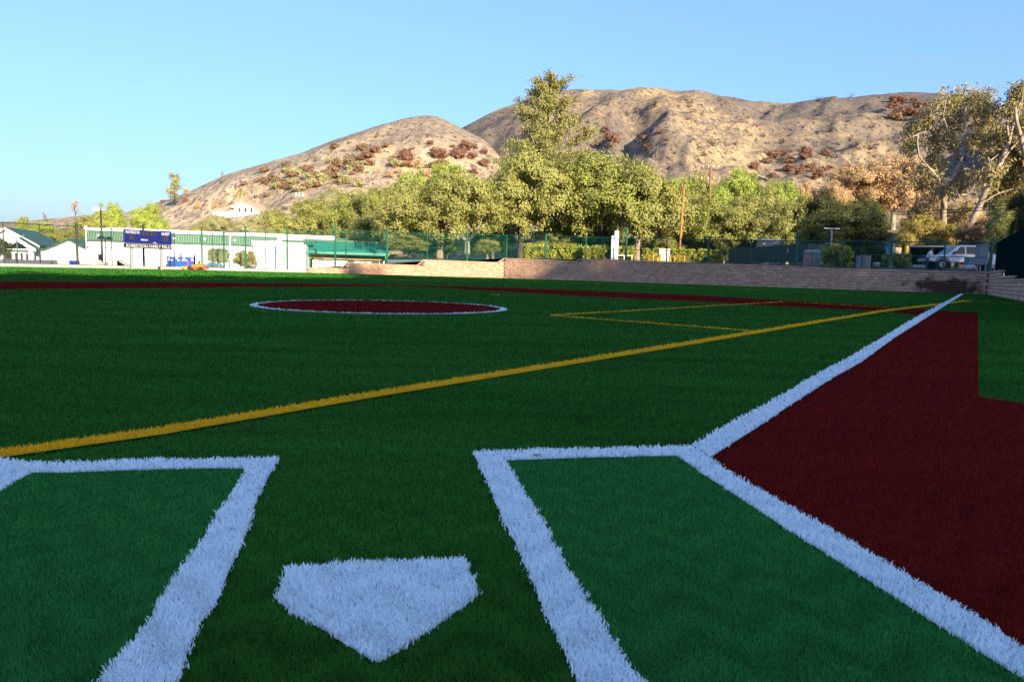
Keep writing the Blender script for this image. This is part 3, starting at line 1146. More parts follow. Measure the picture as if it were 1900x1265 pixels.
def cards(rng, centres, sig, n, size, up=0.25, stretch=1.7, out=None):
    """n leaf-clump cards spread round the given centres; with `out` (a direction per centre) most face outwards"""
    ci = rng.integers(0, len(centres), n)
    D = rng.normal(0, 1, (n, 3))
    P = centres[ci] + D * np.asarray(sig)[None, :]
    if out is None:
        A = rng.normal(0, 1, (n, 3)); A[:, 2] += up
        A /= np.linalg.norm(A, axis=1)[:, None]
        B = np.cross(A, rng.normal(0, 1, (n, 3)))
    else:
        Nn = out[ci] * 0.9 + D * 0.30 + rng.normal(0, 0.36, (n, 3)) + np.array([[0, 0, 0.15]])
        Nn /= np.linalg.norm(Nn, axis=1)[:, None]
        A = np.cross(Nn, rng.normal(0, 1, (n, 3)))
        A /= np.linalg.norm(A, axis=1)[:, None] + 1e-9
        B = np.cross(Nn, A)
    B /= np.linalg.norm(B, axis=1)[:, None] + 1e-9
    s = size * rng.uniform(0.6, 1.35, n)[:, None]
    a, b = A * s * stretch / 2, B * s / 2
    c = np.cross(A, B) * s * 0.16
    V = np.stack([P - a, P + b * 0.9 - a * 0.1 + c, P + a, P - b * 0.9 + a * 0.1 + c], 1).reshape(-1, 3)
    Fq = (np.arange(n)[:, None] * 4 + np.array([[0, 1, 2, 3]]))
    return V, Fq

def lobes_crown(seed, w_, h, z0, nl, ncl, n, size, flat=0.75, sig=0.32, hollow=0.86, bottom=0.15):
    """an uneven crown: lobes on a dome, leaf clumps on the lobes"""
    rng = np.random.default_rng(seed)
    cs, od = [], []
    for i in range(nl):
        a = 2 * math.pi * i / nl * 2.4 + rng.uniform(-.5, .5)
        t = rng.uniform(0, 1)
        ph = math.acos(1 - 1.5 * (i + 0.5) / nl)
        r = math.sin(ph)
        rr = rng.uniform(0.50, 0.72)
        cx, cy = math.cos(a) * r * rr * w_ / 2, math.sin(a) * r * rr * w_ / 2
        cz = z0 + h * (0.36 + 0.38 * math.cos(ph) * rng.uniform(0.8, 1.15))
        lr = rng.uniform(0.19, 0.31)
        for _ in range(ncl):
            v = rng.normal(0, 1, 3); v /= np.linalg.norm(v)
            if v[2] < -0.4: v[2] *= -0.5
            q = rng.uniform(hollow, 1.0)
            od.append(v)
            cs.append((cx + v[0] * lr * w_ * q, cy + v[1] * lr * w_ * q, cz + v[2] * lr * w_ * flat * q))
    cs = np.array(cs)
    cs[:, 2] = np.maximum(cs[:, 2], z0 + bottom * h * rng.uniform(0, 1, len(cs)))
    # scale so that the crown fills exactly its box
    mx = np.abs(cs[:, :2]).max(); cs[:, :2] *= (w_ / 2 - sig * 0.8) / mx
    top = cs[:, 2].max(); cs[:, 2] = z0 + (cs[:, 2] - z0) * (h - sig * 0.8) / (top - z0)
    return cards(rng, cs, (sig, sig, sig * 0.8), n, size, out=np.array(od))

def limb_pts(rng, p, d, ln, k=5, wob=0.18, droop=0.0):
    pts_ = [Vector(p)]
    d = Vector(d).normalized()
    for i in range(k):
        d = (d + Vector(rng.normal(0, wob, 3)) + Vector((0, 0, droop))).normalized()
        pts_.append(pts_[-1] + d * ln / k)
    return pts_

def trunk_mb(seed, h, r, forks=3, spread=0.8, lean=(0, 0), fork_at=0.3, reach=0.8, sub=2):
    rng = np.random.default_rng(seed)
    b = MB()
    fz = h * fork_at
    base = [Vector((0, 0, -0.4)), Vector((0, 0, 0.05)), Vector((lean[0] * .5 + rng.normal(0, .1), lean[1] * .5, fz * 0.55)), Vector((lean[0], lean[1], fz))]
    b.tube(base, [r * 1.45, r * 1.25, r * 1.0, r * 0.88], 9)
    for i in range(forks):
        a = 2 * math.pi * i / forks + rng.uniform(-.5, .5)
        d = Vector((math.cos(a) * spread, math.sin(a) * spread, rng.uniform(0.7, 1.2)))
        ln = h * reach * rng.uniform(0.55, 0.8)
        P = limb_pts(rng, base[-1] - Vector((0, 0, r * .4)), d, ln, 5)
        b.tube(P, [r * 0.62 * (1 - 0.16 * j) for j in range(6)], 7)
        for q in range(sub):
            j = 2 + q
            d2 = (P[j + 1] - P[j]).normalized() + Vector(rng.normal(0, 0.6, 3))
            P2 = limb_pts(rng, P[j], d2, ln * 0.5, 4)
            b.tube(P2, [r * 0.32 * (1 - 0.2 * jj) for jj in range(5)], 5)
    return b

CROWNS = {}
def crown_mesh(key, leaf, **kw):
    k = key
    if k not in CROWNS:
        V_, F_ = lobes_crown(**kw)
        CROWNS[k] = fast_mesh("crown", V_, F_, [leaf])
    return CROWNS[k]
def trunk_mesh(key, m_, **kw):
    k = ("t", key, m_.name)
    if k not in CROWNS:
        CROWNS[k] = trunk_mb(**kw).mesh("trunk", m_, smooth=True)
    return CROWNS[k]

def place_tree(name, label, cat, px, py_top, wpx, Y, leaf, kind="oak", seed=1, bark=None, group=None, trunk_px=None, rot=None, zg=None, hmin=2.0):
    """crown centred on photo column px with its top on row py_top, wpx photo pixels wide, at depth Y"""
    x = xz(px, Y, 6.0)
    z0 = G(x, Y) if zg is None else zg
    ztop = z_at(px, py_top, Y)
    H = max(ztop - z0, hmin)
    Wd = wpx * Y / F
    root = thing(name, label, cat, (x, Y, z0 - 0.05), group=group)
    if kind == "oak":          # crown high, trunk shows
        cm = crown_mesh(("oak", seed), leaf, seed=seed, w_=12.0, h=9.3, z0=1.2, nl=17, ncl=17, n=27000, size=0.165, sig=0.38)
        tm = trunk_mesh(("oak", seed), bark or M_bark, seed=seed + 50, h=8.6, r=0.36, forks=4, fork_at=0.26)
        Wn, Hn = 12.0, 10.4
    elif kind == "bushy":      # crown down to the ground
        cm = crown_mesh(("bushy", seed), leaf, seed=seed, w_=10.0, h=8.8, z0=0.5, nl=15, ncl=18, n=25000, size=0.165, sig=0.36, bottom=0.05)
        tm = trunk_mesh(("bushy", seed), bark or M_bark, seed=seed + 60, h=8.0, r=0.26, forks=4, fork_at=0.2)
        Wn, Hn = 10.0, 9.15
    elif kind == "shrub":
        cm = crown_mesh(("shrub", seed), leaf, seed=seed, w_=4.0, h=2.6, z0=0.05, nl=9, ncl=12, n=2200, size=0.22, sig=0.2, bottom=0.02)
        tm = None
        Wn, Hn = 4.0, 2.6
    sx, sz = Wd / Wn, H / Hn
    c = link("crown" if kind != "shrub" else "foliage", cm, root)
    rr = (seed * 1.7 + px * 0.13) if rot is None else rot
    c.material_slots[0].link = 'OBJECT'
    c.material_slots[0].material = leaf
    c.rotation_euler = (0, 0, rr)
    c.scale = (sx, sx, sz)
    if tm:
        t = link("trunk", tm, root)
        t.scale = (min(sx, 1.3), min(sx, 1.3), sz)
        t.rotation_euler = (0, 0, rr)
        if trunk_px is not None:
            t.location.x = xz(trunk_px, Y, z0 + 1) - x
    return root

# --- oaks and others between the fence and the hill, near to far
T = place_tree
T("oak_tree", "oak with pale trunk leaning over the fence behind the lit stretch of wall", "tree", 772, 338, 180, 92, L_olive, "oak", 1, trunk_px=816)
T("oak_tree", "oak with a pale forked trunk right behind the brightest green fence bays", "tree", 862, 322, 180, 90, L_olive, "oak", 2, trunk_px=866)
T("oak_tree", "yellowish oak with twin dark trunks directly below the tall pine", "tree", 990, 268, 198, 96, L_yellow if False else L_olive, "oak", 3, bark=M_barkdark, trunk_px=966)
T("oak_tree", "large dense oak right of the pine, crown hanging over the white post", "tree", 1115, 283, 240, 99, L_oak, "oak", 4, bark=M_barkdark, trunk_px=1120)
T("oak_tree", "broad oak with a bare low limb behind the yellow bollards", "tree", 1206, 300, 180, 95, L_olive, "oak", 5, trunk_px=1183)
T("oak_tree", "oak crown partly hiding the leaning orange pole", "tree", 1275, 350, 144, 104, L_olive, "oak", 6, bark=M_barkdark)
T("oak_tree", "oak below the tall pole with insulators", "tree", 1330, 365, 132, 100, L_oak, "bushy", 2, bark=M_barkdark)
T("oak_tree", "olive oak above the dark green dumpster screen", "tree", 1395, 362, 156, 98, L_olive, "oak", 1, bark=M_barkdark)
T("pepper_tree", "light green drooping pepper tree right of the tall pole", "tree", 1372, 318, 110, 118, L_bright, "bushy", 3)
T("pepper_tree", "light green pepper tree at the right end of the green row", "tree", 1445, 337, 100, 116, L_bright, "bushy", 4)
T("oak_tree", "dark green oak behind the leaning orange pole", "tree", 1290, 316, 96, 122, L_oak, "bushy", 5)
T("oak_tree", "grey olive oak with a shaded base left of the dark street tree", "tree", 1462, 372, 108, 94, L_olive, "bushy", 1)
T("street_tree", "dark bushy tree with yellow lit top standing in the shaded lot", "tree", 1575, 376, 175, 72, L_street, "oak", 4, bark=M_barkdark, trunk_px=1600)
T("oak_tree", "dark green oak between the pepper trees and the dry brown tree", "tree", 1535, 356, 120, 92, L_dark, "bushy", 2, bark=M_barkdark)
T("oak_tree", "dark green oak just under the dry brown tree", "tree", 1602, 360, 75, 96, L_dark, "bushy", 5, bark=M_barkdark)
T("small_tree", "small bright green tree beside the tall fence post and grey tanks", "tree", 1503, 424, 64, 78, L_oak, "bushy", 3)
T("dry_tree", "dead brown tree on the slope, left of the eucalyptus trees", "tree", 1590, 306, 150, 138, L_brown, "bushy", 4)
T("dry_tree", "dead golden brown tree with bare trunk beside the dirt path", "tree", 1657, 283, 150, 136, L_brown, "oak", 3, trunk_px=1656)
T("dry_tree", "low dead tan tree at the left end of the dry brown pair", "tree", 1538, 338, 80, 134, L_brown, "bushy", 2)
T("dry_tree", "small round dead tan tree behind the green row", "tree", 1486, 337, 46, 128, L_brown, "bushy", 1)
T("yellow_shrub", "yellow leaved thicket above the trailer roof", "shrub", 1722, 398, 120, 92, L_yellow, "bushy", 2)
T("yellow_shrub", "low yellow green bush behind the open trailer", "shrub", 1688, 428, 70, 88, L_yellow, "bushy", 5)
T("scrub_thicket", "tan scrub between the two eucalyptus trunks", "shrub", 1780, 372, 90, 108, L_brown, "bushy", 2)
T("scrub_thicket", "olive brown scrub on the slope left of the big eucalyptus trunk", "shrub", 1715, 352, 90, 118, L_scrub, "bushy", 5)
T("scrub_thicket", "olive scrub on the slope right of the leaning eucalyptus", "shrub", 1865, 330, 90, 112, L_olive, "bushy", 1)
T("scrub_thicket", "reddish brown thicket beneath the leaning eucalyptus", "shrub", 1818, 404, 90, 86, L_scrub, "bushy", 1)
T("scrub_thicket", "brown and green thicket beside the dark windscreen fence", "shrub", 1872, 382, 90, 80, L_olive, "bushy", 3)
T("oak_tree", "dark oak leaning in at the right edge above the windscreen", "tree", 1915, 335, 80, 58, L_dark, "bushy", 4, bark=M_barkdark)

# --- understory between the trunks
T("oak_sapling", "olive oak foliage drooping over the wall beside the green canopy end", "tree", 752, 436, 100, 85.5, L_olive, "bushy", 1)
T("oak_sapling", "small leafy oak against the fence right of the forked trunk", "tree", 905, 452, 50, 84, L_olive, "bushy", 3)
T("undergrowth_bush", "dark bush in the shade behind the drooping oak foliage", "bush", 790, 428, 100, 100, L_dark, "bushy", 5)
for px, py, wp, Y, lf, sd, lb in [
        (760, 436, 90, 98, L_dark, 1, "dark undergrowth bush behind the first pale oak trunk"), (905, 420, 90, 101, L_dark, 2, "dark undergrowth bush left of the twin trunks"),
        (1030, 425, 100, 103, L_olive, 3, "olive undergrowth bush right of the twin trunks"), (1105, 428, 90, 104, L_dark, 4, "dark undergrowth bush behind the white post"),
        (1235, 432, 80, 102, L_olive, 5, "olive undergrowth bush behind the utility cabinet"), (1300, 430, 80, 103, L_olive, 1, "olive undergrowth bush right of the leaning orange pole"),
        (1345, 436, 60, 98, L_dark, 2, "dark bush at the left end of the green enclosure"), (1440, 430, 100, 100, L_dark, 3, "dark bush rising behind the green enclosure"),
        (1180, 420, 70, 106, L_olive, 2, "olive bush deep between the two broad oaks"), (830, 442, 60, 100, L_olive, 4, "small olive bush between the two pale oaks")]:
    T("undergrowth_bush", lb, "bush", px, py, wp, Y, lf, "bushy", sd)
# --- a second rank that closes the canopy
for px, py, wp, Y, lf, sd, lb in [
        (1060, 318, 120, 114, L_bright, 1, "light green crown between the pine and the large dense oak"), (1165, 305, 120, 116, L_oak, 3, "green crown showing between the two broad oaks"),
        (1245, 335, 110, 114, L_bright, 4, "light green crown left of the leaning orange pole top"), (1320, 345, 100, 112, L_bright, 2, "light green crown behind the tall brown power pole"),
        (1415, 350, 100, 110, L_olive, 5, "olive crown below the two light green pepper trees"), (1480, 362, 80, 108, L_oak, 1, "green crown under the small round tan tree"),
        (945, 300, 90, 112, L_olive, 4, "olive crown on the left flank of the pine")]:
    T("oak_tree", lb, "tree", px, py, wp, Y, lf, "bushy", sd)
# --- the row behind the school roof
row = [(470,402,70,120,L_grey,"bushy",1,"grey green bush above the middle of the long school roof"),
       (410,400,80,124,L_grey,"bushy",3,"low grey green oak below the white hillside house"),
       (362,414,70,122,L_olive,"bushy",5,"ochre green bush right of the bare dirt slope"),
       (520,388,90,124,L_olive,"bushy",2,"olive oak under the far power pole"),
       (585,372,110,126,L_olive,"bushy",4,"rounded olive oak above the blank white gym wall"),
       (648,364,110,122,L_oak,"bushy",1,"green oak above the ribbed green gym end"),
       (705,352,120,118,L_oak,"bushy",3,"dense green oak left of the pale trunked pair"),
       (620,352,90,150,L_grey,"bushy",5,"greyish oak higher on the slope behind the row"),
       (770,318,110,128,L_bright,"bushy",2,"bright green oak crown above the pale trunked pair"),
       (835,306,110,124,L_bright,"bushy",4,"tall light green oak below the rusty shrubs"),
       (915,330,100,112,L_dark,"bushy",1,"dark shaded oak between the forked trunk and the pine"),
       (1050,330,130,112,L_oak,"bushy",5,"green oak behind the twin dark trunks"),
       (700,392,120,106,L_olive,"bushy",2,"low olive oak at the corner of the green canopy")]
for px, py, wp, Y, lf, kd, sd, lb in row:
    T("oak_tree", lb, "tree", px, py, wp, Y, lf, kd, sd)
# --- left side
for px, py, wp, Y, lf, kd, sd, nm, ct, lb in [
        (205,378,62,128,L_bright,"bushy",3,"round_tree","tree","round green tree behind the light pole"),
        (278,377,70,124,L_bright,"bushy",1,"round_tree","tree","round green tree right above the scoreboard"),
        (170,402,92,128,L_olive,"bushy",4,"ochre_bush","shrub","wide ochre green bush behind the white gable"),
        (118,424,100,120,L_olive,"bushy",2,"roadside_tree","tree","yellow green tree between the two green roofed gables"),
        (72,408,84,126,L_bright,"bushy",5,"roadside_tree","tree","pale green tree behind the gabled porch building"),
        (44,402,34,150,L_oak,"bushy",1,"roadside_tree","tree","small dark green tree rising on the far left skyline"),
        (24,432,70,124,L_olive,"bushy",3,"roadside_tree","tree","low olive tree behind the leftmost roof"),
        (232,420,70,126,L_grey,"bushy",2,"ochre_bush","shrub","grey brown bush between the two round green trees"),
        (-4,436,44,88,L_dark,"bushy",5,"garden_tree","tree","dark garden tree cut by the left edge beside the gable")]:
    T(nm, lb, ct, px, py, wp, Y, lf, kd, sd)

# --- tall pine
def pine():
    Y = 116.0
    x = xz(1012, Y, 10)
    z0 = G(x, Y)
    H = z_at(1012, 138, Y) - z0
    root = thing("pine_tree", "tall dark pine rising above the oaks against the hill", "tree", (x, Y, z0 - 0.1))
    rng = np.random.default_rng(21)
    b = MB()
    tp = [Vector((0, 0, -0.3)), Vector((0.1, 0, H * .3)), Vector((-.2, 0, H * .6)), Vector((0.1, 0, H * .97))]
    b.tube(tp, [0.5, 0.40, 0.25, 0.05], 9)
    sc = Y / F
    prof = [(0.20, 40), (0.30, 62), (0.42, 74), (0.52, 84), (0.60, 76), (0.68, 58), (0.76, 52), (0.84, 44), (0.90, 38), (0.96, 30), (1.0, 16)]
    cs = []
    nb = 84
    for i in range(nb):
        t = 0.22 + 0.77 * ((i // 6) * 6 + 1.0 + rng.uniform(0, 3.4)) / nb
        z = H * t
        r = np.interp(t, [p[0] for p in prof], [p[1] for p in prof]) * sc * (1.08 + 0.24 * math.sin(i * 1.1)) * rng.uniform(0.85, 1.3)
        a = i * 2.4 + rng.uniform(-.5, .5)
        up = 0.15 + 0.5 * t
        d = Vector((math.cos(a), math.sin(a), up * rng.uniform(.35, .8))).normalized()
        P = limb_pts(rng, (0.05, 0, z - r * 0.25), d, r, 4, 0.10, 0.05)
        b.tube(P, [0.12 * (1 - t) + 0.05, 0.09 * (1 - t) + .04, 0.05, 0.04, 0.02], 5)
        nn = int(12 + r * 8)
        for k in range(nn):
            s = rng.uniform(0.35, 1.0)
            q = P[0].lerp(P[-1], s)
            cs.append((q.x + rng.normal(0, 0.10 * r), q.y + rng.normal(0, 0.10 * r), q.z + rng.normal(0.12, 0.13)))
    for k in range(60):
        t = rng.uniform(0.80, 1.0)
        cs.append((rng.normal(0, .55 * (1.05 - t) * 4), rng.normal(0, .55 * (1.05 - t) * 4), H * t))
    b.build("trunk", M_barkdark, root, smooth=True)
    cs = np.array(cs)
    V_, F_ = cards(rng, cs, (0.30, 0.30, 0.26), 26000, 0.18, up=0.9, stretch=3.2)
    link("crown", fast_mesh("crown", V_, F_, [L_pine]), root)
pine()

# --- eucalyptus: trunks follow what the photograph shows
def eucalypt(label, Y, trunk, limbs, crowns, seed, r0=0.55, n=9000, leafm=None):
    rng = np.random.default_rng(seed)
    base = at(*trunk[0], Y)
    z0 = G(base.x, Y)
    root = thing("eucalyptus_tree", label, "tree", (base.x, Y, z0 - 0.1))
    O = Vector((base.x, Y, z0 - 0.1))
    def W_(q, dy=0.0):
        return at(q[0], q[1], Y + dy) - O
    b = MB()
    tp = [Vector((0, 0, -0.3))] + [W_(q, -2.2 * min(1, j / 3) + rng.normal(0, .2)) for j, q in enumerate(trunk[1:])]
    b.tube(tp, [r0 * (1 - 0.75 * i / (len(tp) - 1)) for i in range(len(tp))], 9)
    for lm in limbs:
        P = [W_(q, rng.normal(-2.2, 0.4)) for q in lm[0]]
        b.tube(P, [lm[1] * (1 - 0.75 * i / (len(P) - 1)) for i in range(len(P))], 7)
    b.build("trunk", M_euc, root, smooth=True)
    cs = []
    for px, py, rx, ry in crowns:
        k = int(4 + rx * ry / 40)
        c = W_((px, py), rng.normal(0.9, 1.3))
        for _ in range(k):
            v = rng.normal(0, 1, 3); v /= np.linalg.norm(v); v *= rng.uniform(.35, 1.0)
            cs.append((c.x + v[0] * rx * Y / F, c.y + v[1] * rx * Y / F, c.z + v[2] * ry * Y / F))
    cs = np.array(cs)
    V_, F_ = cards(rng, cs, (0.42, 0.42, 0.55), n, 0.19, up=-0.6, stretch=3.0)
    link("crown", fast_mesh("crown", V_, F_, [leafm or L_euc]), root)
eucalypt("big eucalyptus with pale forking trunk rising behind the pickup", 98.0,
         [(1752,450),(1750,415),(1751,385),(1756,350),(1768,330),(1783,300),(1789,262),(1790,225),(1791,198)],
         [([(1752,385),(1747,350),(1738,320),(1712,305),(1695,300)],.22),([(1770,325),(1790,318),(1820,312)],.16),([(1704,285),(1702,262),(1704,248),(1724,244)],.16),([(1704,250),(1690,255),(1684,245)],.1),([(1740,330),(1705,290),(1703,270)],.16),([(1789,265),(1800,240),(1806,235)],.12),([(1788,280),(1802,277)],.14),([(1783,300),(1765,260),(1750,215),(1757,180)],.12),([(1755,345),(1768,335),(1770,370)],.1)],
         [(1700,245,22,30),(1715,225,20,20),(1752,190,22,24),(1790,178,26,18),(1825,182,24,16),(1760,235,20,22),(1805,212,28,20),(1735,262,20,18),(1770,270,16,16),(1830,235,24,20),(1738,290,18,14),(1845,205,18,16),(1805,262,22,16),(1715,318,20,14),(1690,275,14,16),(1775,205,20,16),(1832,262,16,14),(1745,310,14,12),(1700,335,24,18),(1735,350,26,20),(1775,350,22,22),(1810,330,26,20),(1722,385,22,16),(1790,395,22,20)], 31, 0.46, 10500)
eucalypt("eucalyptus leaning to the right with a pale streaked trunk", 92.0,
         [(1779,458),(1796,425),(1818,380),(1838,335),(1858,300),(1872,262),(1882,225),(1893,190)],
         [([(1838,335),(1835,300),(1855,285)],.16),([(1858,300),(1880,272),(1890,262)],.16),([(1872,262),(1868,230),(1876,205)],.2),([(1818,380),(1850,360),(1880,350)],.1)],
         [(1850,300,22,24),(1885,285,20,26),(1868,340,26,22),(1835,322,14,14),(1890,235,16,22),(1898,330,20,24),(1850,255,14,12),(1895,380,20,18),(1840,355,18,12),(1862,275,14,14)], 37, 0.46, 8000)
eucalypt("eucalyptus at the far right edge with a dark topmost spray", 90.0,
         [(1925,455),(1922,380),(1910,320),(1898,270),(1886,225),(1884,200)],
         [([(1886,225),(1896,190),(1900,165)],.12),([(1898,270),(1915,240),(1925,210)],.14)],
         [(1882,172,7,14),(1897,165,9,12),(1905,190,14,16),(1915,225,18,22),(1882,195,7,8),(1912,270,16,20),(1930,300,20,30),(1876,205,8,8)], 41, 0.5, 5000)

# --- burnt and rusty shrubs on the hills
def twig_mesh(seed, h=2.0, n=9, tuft=None):
    rng = np.random.default_rng(seed)
    b = MB()
    for i in range(n):
        a = rng.uniform(0, 6.28)
        d = Vector((math.cos(a) * .75, math.sin(a) * .75, rng.uniform(.6, 1.3)))
        P = limb_pts(rng, (0, 0, -.2), d, h * rng.uniform(.6, 1.1), 4, .22)
        b.tube(P, [.055, .045, .035, .025, .012], 4)
        for q in (1, 2, 3):
            d2 = (P[q + 1] - P[q]).normalized() + Vector(rng.normal(0, .7, 3))
            b.tube(limb_pts(rng, P[q], d2, h * .4, 2, .3), [.028, .02, .01], 3)
    return b.mesh("burnt_shrub", M_twig)
TW = [twig_mesh(s_, 2.6) for s_ in range(5)]
def shrub_mesh(seed, leaf, w_=3.6, h=2.2, n=650):
    V_, F_ = lobes_crown(seed, w_, h, 0.0, 6, 8, n, 0.26, sig=0.24, bottom=0.0)
    return fast_mesh("scorched_shrub", V_, F_, [leaf])
SH = {"rust": [shrub_mesh(s_, L_rust) for s_ in range(3)], "scorched": [shrub_mesh(s_ + 10, L_scrub) for s_ in range(3)], "green": [shrub_mesh(s_ + 20, L_grey) for s_ in range(2)], "tan": [shrub_mesh(s_ + 30, L_brown) for s_ in range(2)]}
rs = random.Random(12)
LBL = {"rust": ("scorched_shrub", "scorched rust red shrub on the burnt hillside", "rust red shrubs on the hills"),
       "scorched": ("scorched_shrub", "scorched grey brown shrub on the burnt hillside", "grey brown shrubs on the hills"),
       "green": ("hillside_shrub", "surviving grey green shrub low on the hillside", "green shrubs on the hills"),
       "tan": ("hillside_shrub", "dry tan shrub low on the hillside", "tan shrubs on the hills"),
       "twig": ("burnt_shrub", "bare black burnt shrub on the hill", "bare burnt shrubs on the hills")}
def hill_find(h, px, py):
    """the place on a hill seen at that photo pixel (first hit along the slope)"""
    for t in np.linspace(0.02, 1.0, 60):
        p = h.at_px(px, float(t))
        if proj(p)[1] <= py:
            return p
    return h.at_px(px, 1.0)
def put(kind, p, s, where=None):
    me = rs.choice(TW if kind == "twig" else SH[kind])
    nm, lb, gr = LBL[kind]
    o = link(nm, me)
    o.location = (p.x, p.y, p.z - 0.1)
    o.rotation_euler = (0, 0, rs.uniform(0, 6.28))
    o.scale = (s, s, s * rs.uniform(.8, 1.15))
    if where:
        lb = lb.replace(" on the burnt hillside", "").replace(" low on the hillside", "").replace(" on the hill", "") + " " + where
        gr = gr.split(" on the ")[0] + " " + where
    tag(o, lb, "shrub", gr)
# skyline sticks
for i in range(46):
    px = rs.choice([rs.uniform(500, 720), rs.uniform(720, 800), rs.uniform(640, 800), rs.uniform(850, 960)])
    h = hill_left if px < 830 else hill_big
    put("twig", h.at_px(px, rs.uniform(.94, 1.0)), rs.uniform(.5, 1.15) * (1.4 if px > 830 else 1.0), "on the skyline of the left hill" if px < 830 else "on the skyline between the two hilltops")
for i in range(14):
    px = rs.choice([rs.uniform(1250, 1480), rs.uniform(1640, 1720), rs.uniform(1060, 1140)])
    put("twig", hill_big.at_px(px, rs.uniform(.94, 1.0)), rs.uniform(.8, 1.5), "on the crest of the big hill")
for i in range(40):
    put("twig", hill_find(hill_big, rs.uniform(1080, 1680), rs.uniform(185, 300)), rs.uniform(.7, 1.5), "scattered over the face of the big hill")
for i in range(70):
    put("twig", hill_find(hill_big, rs.uniform(880, 1680), rs.uniform(195, 320)), rs.uniform(.35, .8), "scattered over the face of the big hill")
for i in range(50):
    px = rs.uniform(480, 830)
    put("twig", hill_find(hill_left, px, rs.uniform(np.interp(px, [480, 830], [320, 225]), 345)), rs.uniform(.3, .7), "scattered over the slope of the left hill")
# rusty belts as in the photograph: (px, py, spread px, spread py, kind, count, size)
for px, py, sx, sy, kd, n, s in [(720,292,34,12,"rust",16,1.7),(800,290,34,14,"rust",14,1.6),(860,292,30,14,"rust",14,1.6),(885,315,14,10,"rust",6,1.5),
        (640,300,30,16,"scorched",14,1.7),(610,322,34,12,"scorched",14,1.6),(560,328,30,12,"scorched",10,1.5),(530,345,30,10,"scorched",10,1.5),(590,347,3,2,"rust",2,1.7),
        (487,322,5,3,"scorched",4,1.4),(480,355,30,8,"scorched",8,1.2),(1680,205,26,8,"rust",14,2.2),(1700,215,14,8,"rust",5,2.0),(1655,225,16,10,"scorched",6,2.0),
        (1480,325,34,14,"rust",16,1.7),(1445,300,20,10,"scorched",8,1.7),(1515,335,14,10,"rust",6,1.5),(1125,262,12,6,"rust",6,1.7),(1105,270,16,8,"scorched",6,1.7),(1205,278,8,5,"rust",4,1.7),
        (330,372,20,6,"rust",6,1.0),(300,372,18,6,"scorched",6,1.0),(345,357,10,8,"tan",5,1.1),(530,338,14,10,"green",5,1.7),(565,340,12,8,"green",5,1.6),(505,362,30,8,"scorched",8,1.3),
        (690,318,30,8,"green",8,1.7),(750,322,24,8,"tan",8,1.6),(655,345,20,8,"green",7,1.7),(610,355,30,8,"green",8,1.6),(365,395,20,8,"tan",8,1.0)]:
    h = hill_left if px < 900 else hill_big
    where = ("at the foot of the left hill" if px < 400 else "on the lower left slope above the white house" if px < 600 else "halfway up the left hill" if px < 700 else "on the left hill below its peak" if px < 900
             else "in the gully right of the pine" if px < 1300 else "above the dry brown trees" if px < 1600 else "near the right end of the crest")
    for _ in range(int(n * .7) + 1):
        put(kd, hill_find(h, px + rs.gauss(0, sx * 1.15), py + rs.gauss(0, sy * 1.0)), s * rs.uniform(.3, .7), where)

def bare_tree(label, px, py_top, py_base, seed, h_hill, m_, leaf=None, leaf_n=0, wide=0.5, name="burnt_tree"):
    p = hill_find(h_hill, px, py_base)
    H = (py_base - py_top) * p.y / F
    rng = np.random.default_rng(seed)
    root = thing(name, label, "tree", (p.x, p.y, p.z - 0.1))
    b = MB()
    tp = limb_pts(rng, (0, 0, -.2), (0, 0, 1), H * .95, 5, .06)
    b.tube(tp, [H * .028 * (1 - .15 * i) for i in range(6)], 7)
    cs = []
    for i in range(16):
        j = 1 + i % 4
        a = rng.uniform(0, 6.28)
        d = Vector((math.cos(a), math.sin(a), rng.uniform(.3, 1.0)))
        P = limb_pts(rng, tp[j].lerp(tp[j + 1], rng.uniform(0, 1)), d, H * wide * rng.uniform(.5, 1) * (1.1 - .14 * j), 4, .2)
        b.tube(P, [H * .012, H * .009, H * .007, H * .005, H * .003], 5)
        for q in (2, 3):
            d2 = (P[q + 1] - P[q]).normalized() + Vector(rng.normal(0, .7, 3))
            b.tube(limb_pts(rng, P[q], d2, H * .16, 3, .25), [H * .006, H * .005, H * .003, H * .002], 4)
        cs += [tuple(v) for v in P[2:]]
    b.build("trunk", m_, root, smooth=True)
    if leaf:
        V_, F_ = cards(rng, np.array(cs), (H * .05,) * 3, leaf_n, H * .03)
        link("crown", fast_mesh("crown", V_, F_, [leaf]), root)
bare_tree("nearly bare brown tree alone on the left skyline", 140, 368, 400, 3, hill_left, M_barkdark, L_brown, 500, .55)
bare_tree("small bare reddish tree on the far left ridge", 82, 395, 412, 5, hill_left, M_barkdark, L_scrub, 300, .5)
bare_tree("thin grey pine on the skyline at the foot of the hill", 325, 322, 382, 7, hill_left, M_twig, L_grey, 1500, .28, "grey_pine")
bare_tree("spindly half bare sapling on the ridge above the house", 412, 318, 340, 9, hill_left, M_twig, L_grey, 200, .3, "sapling")

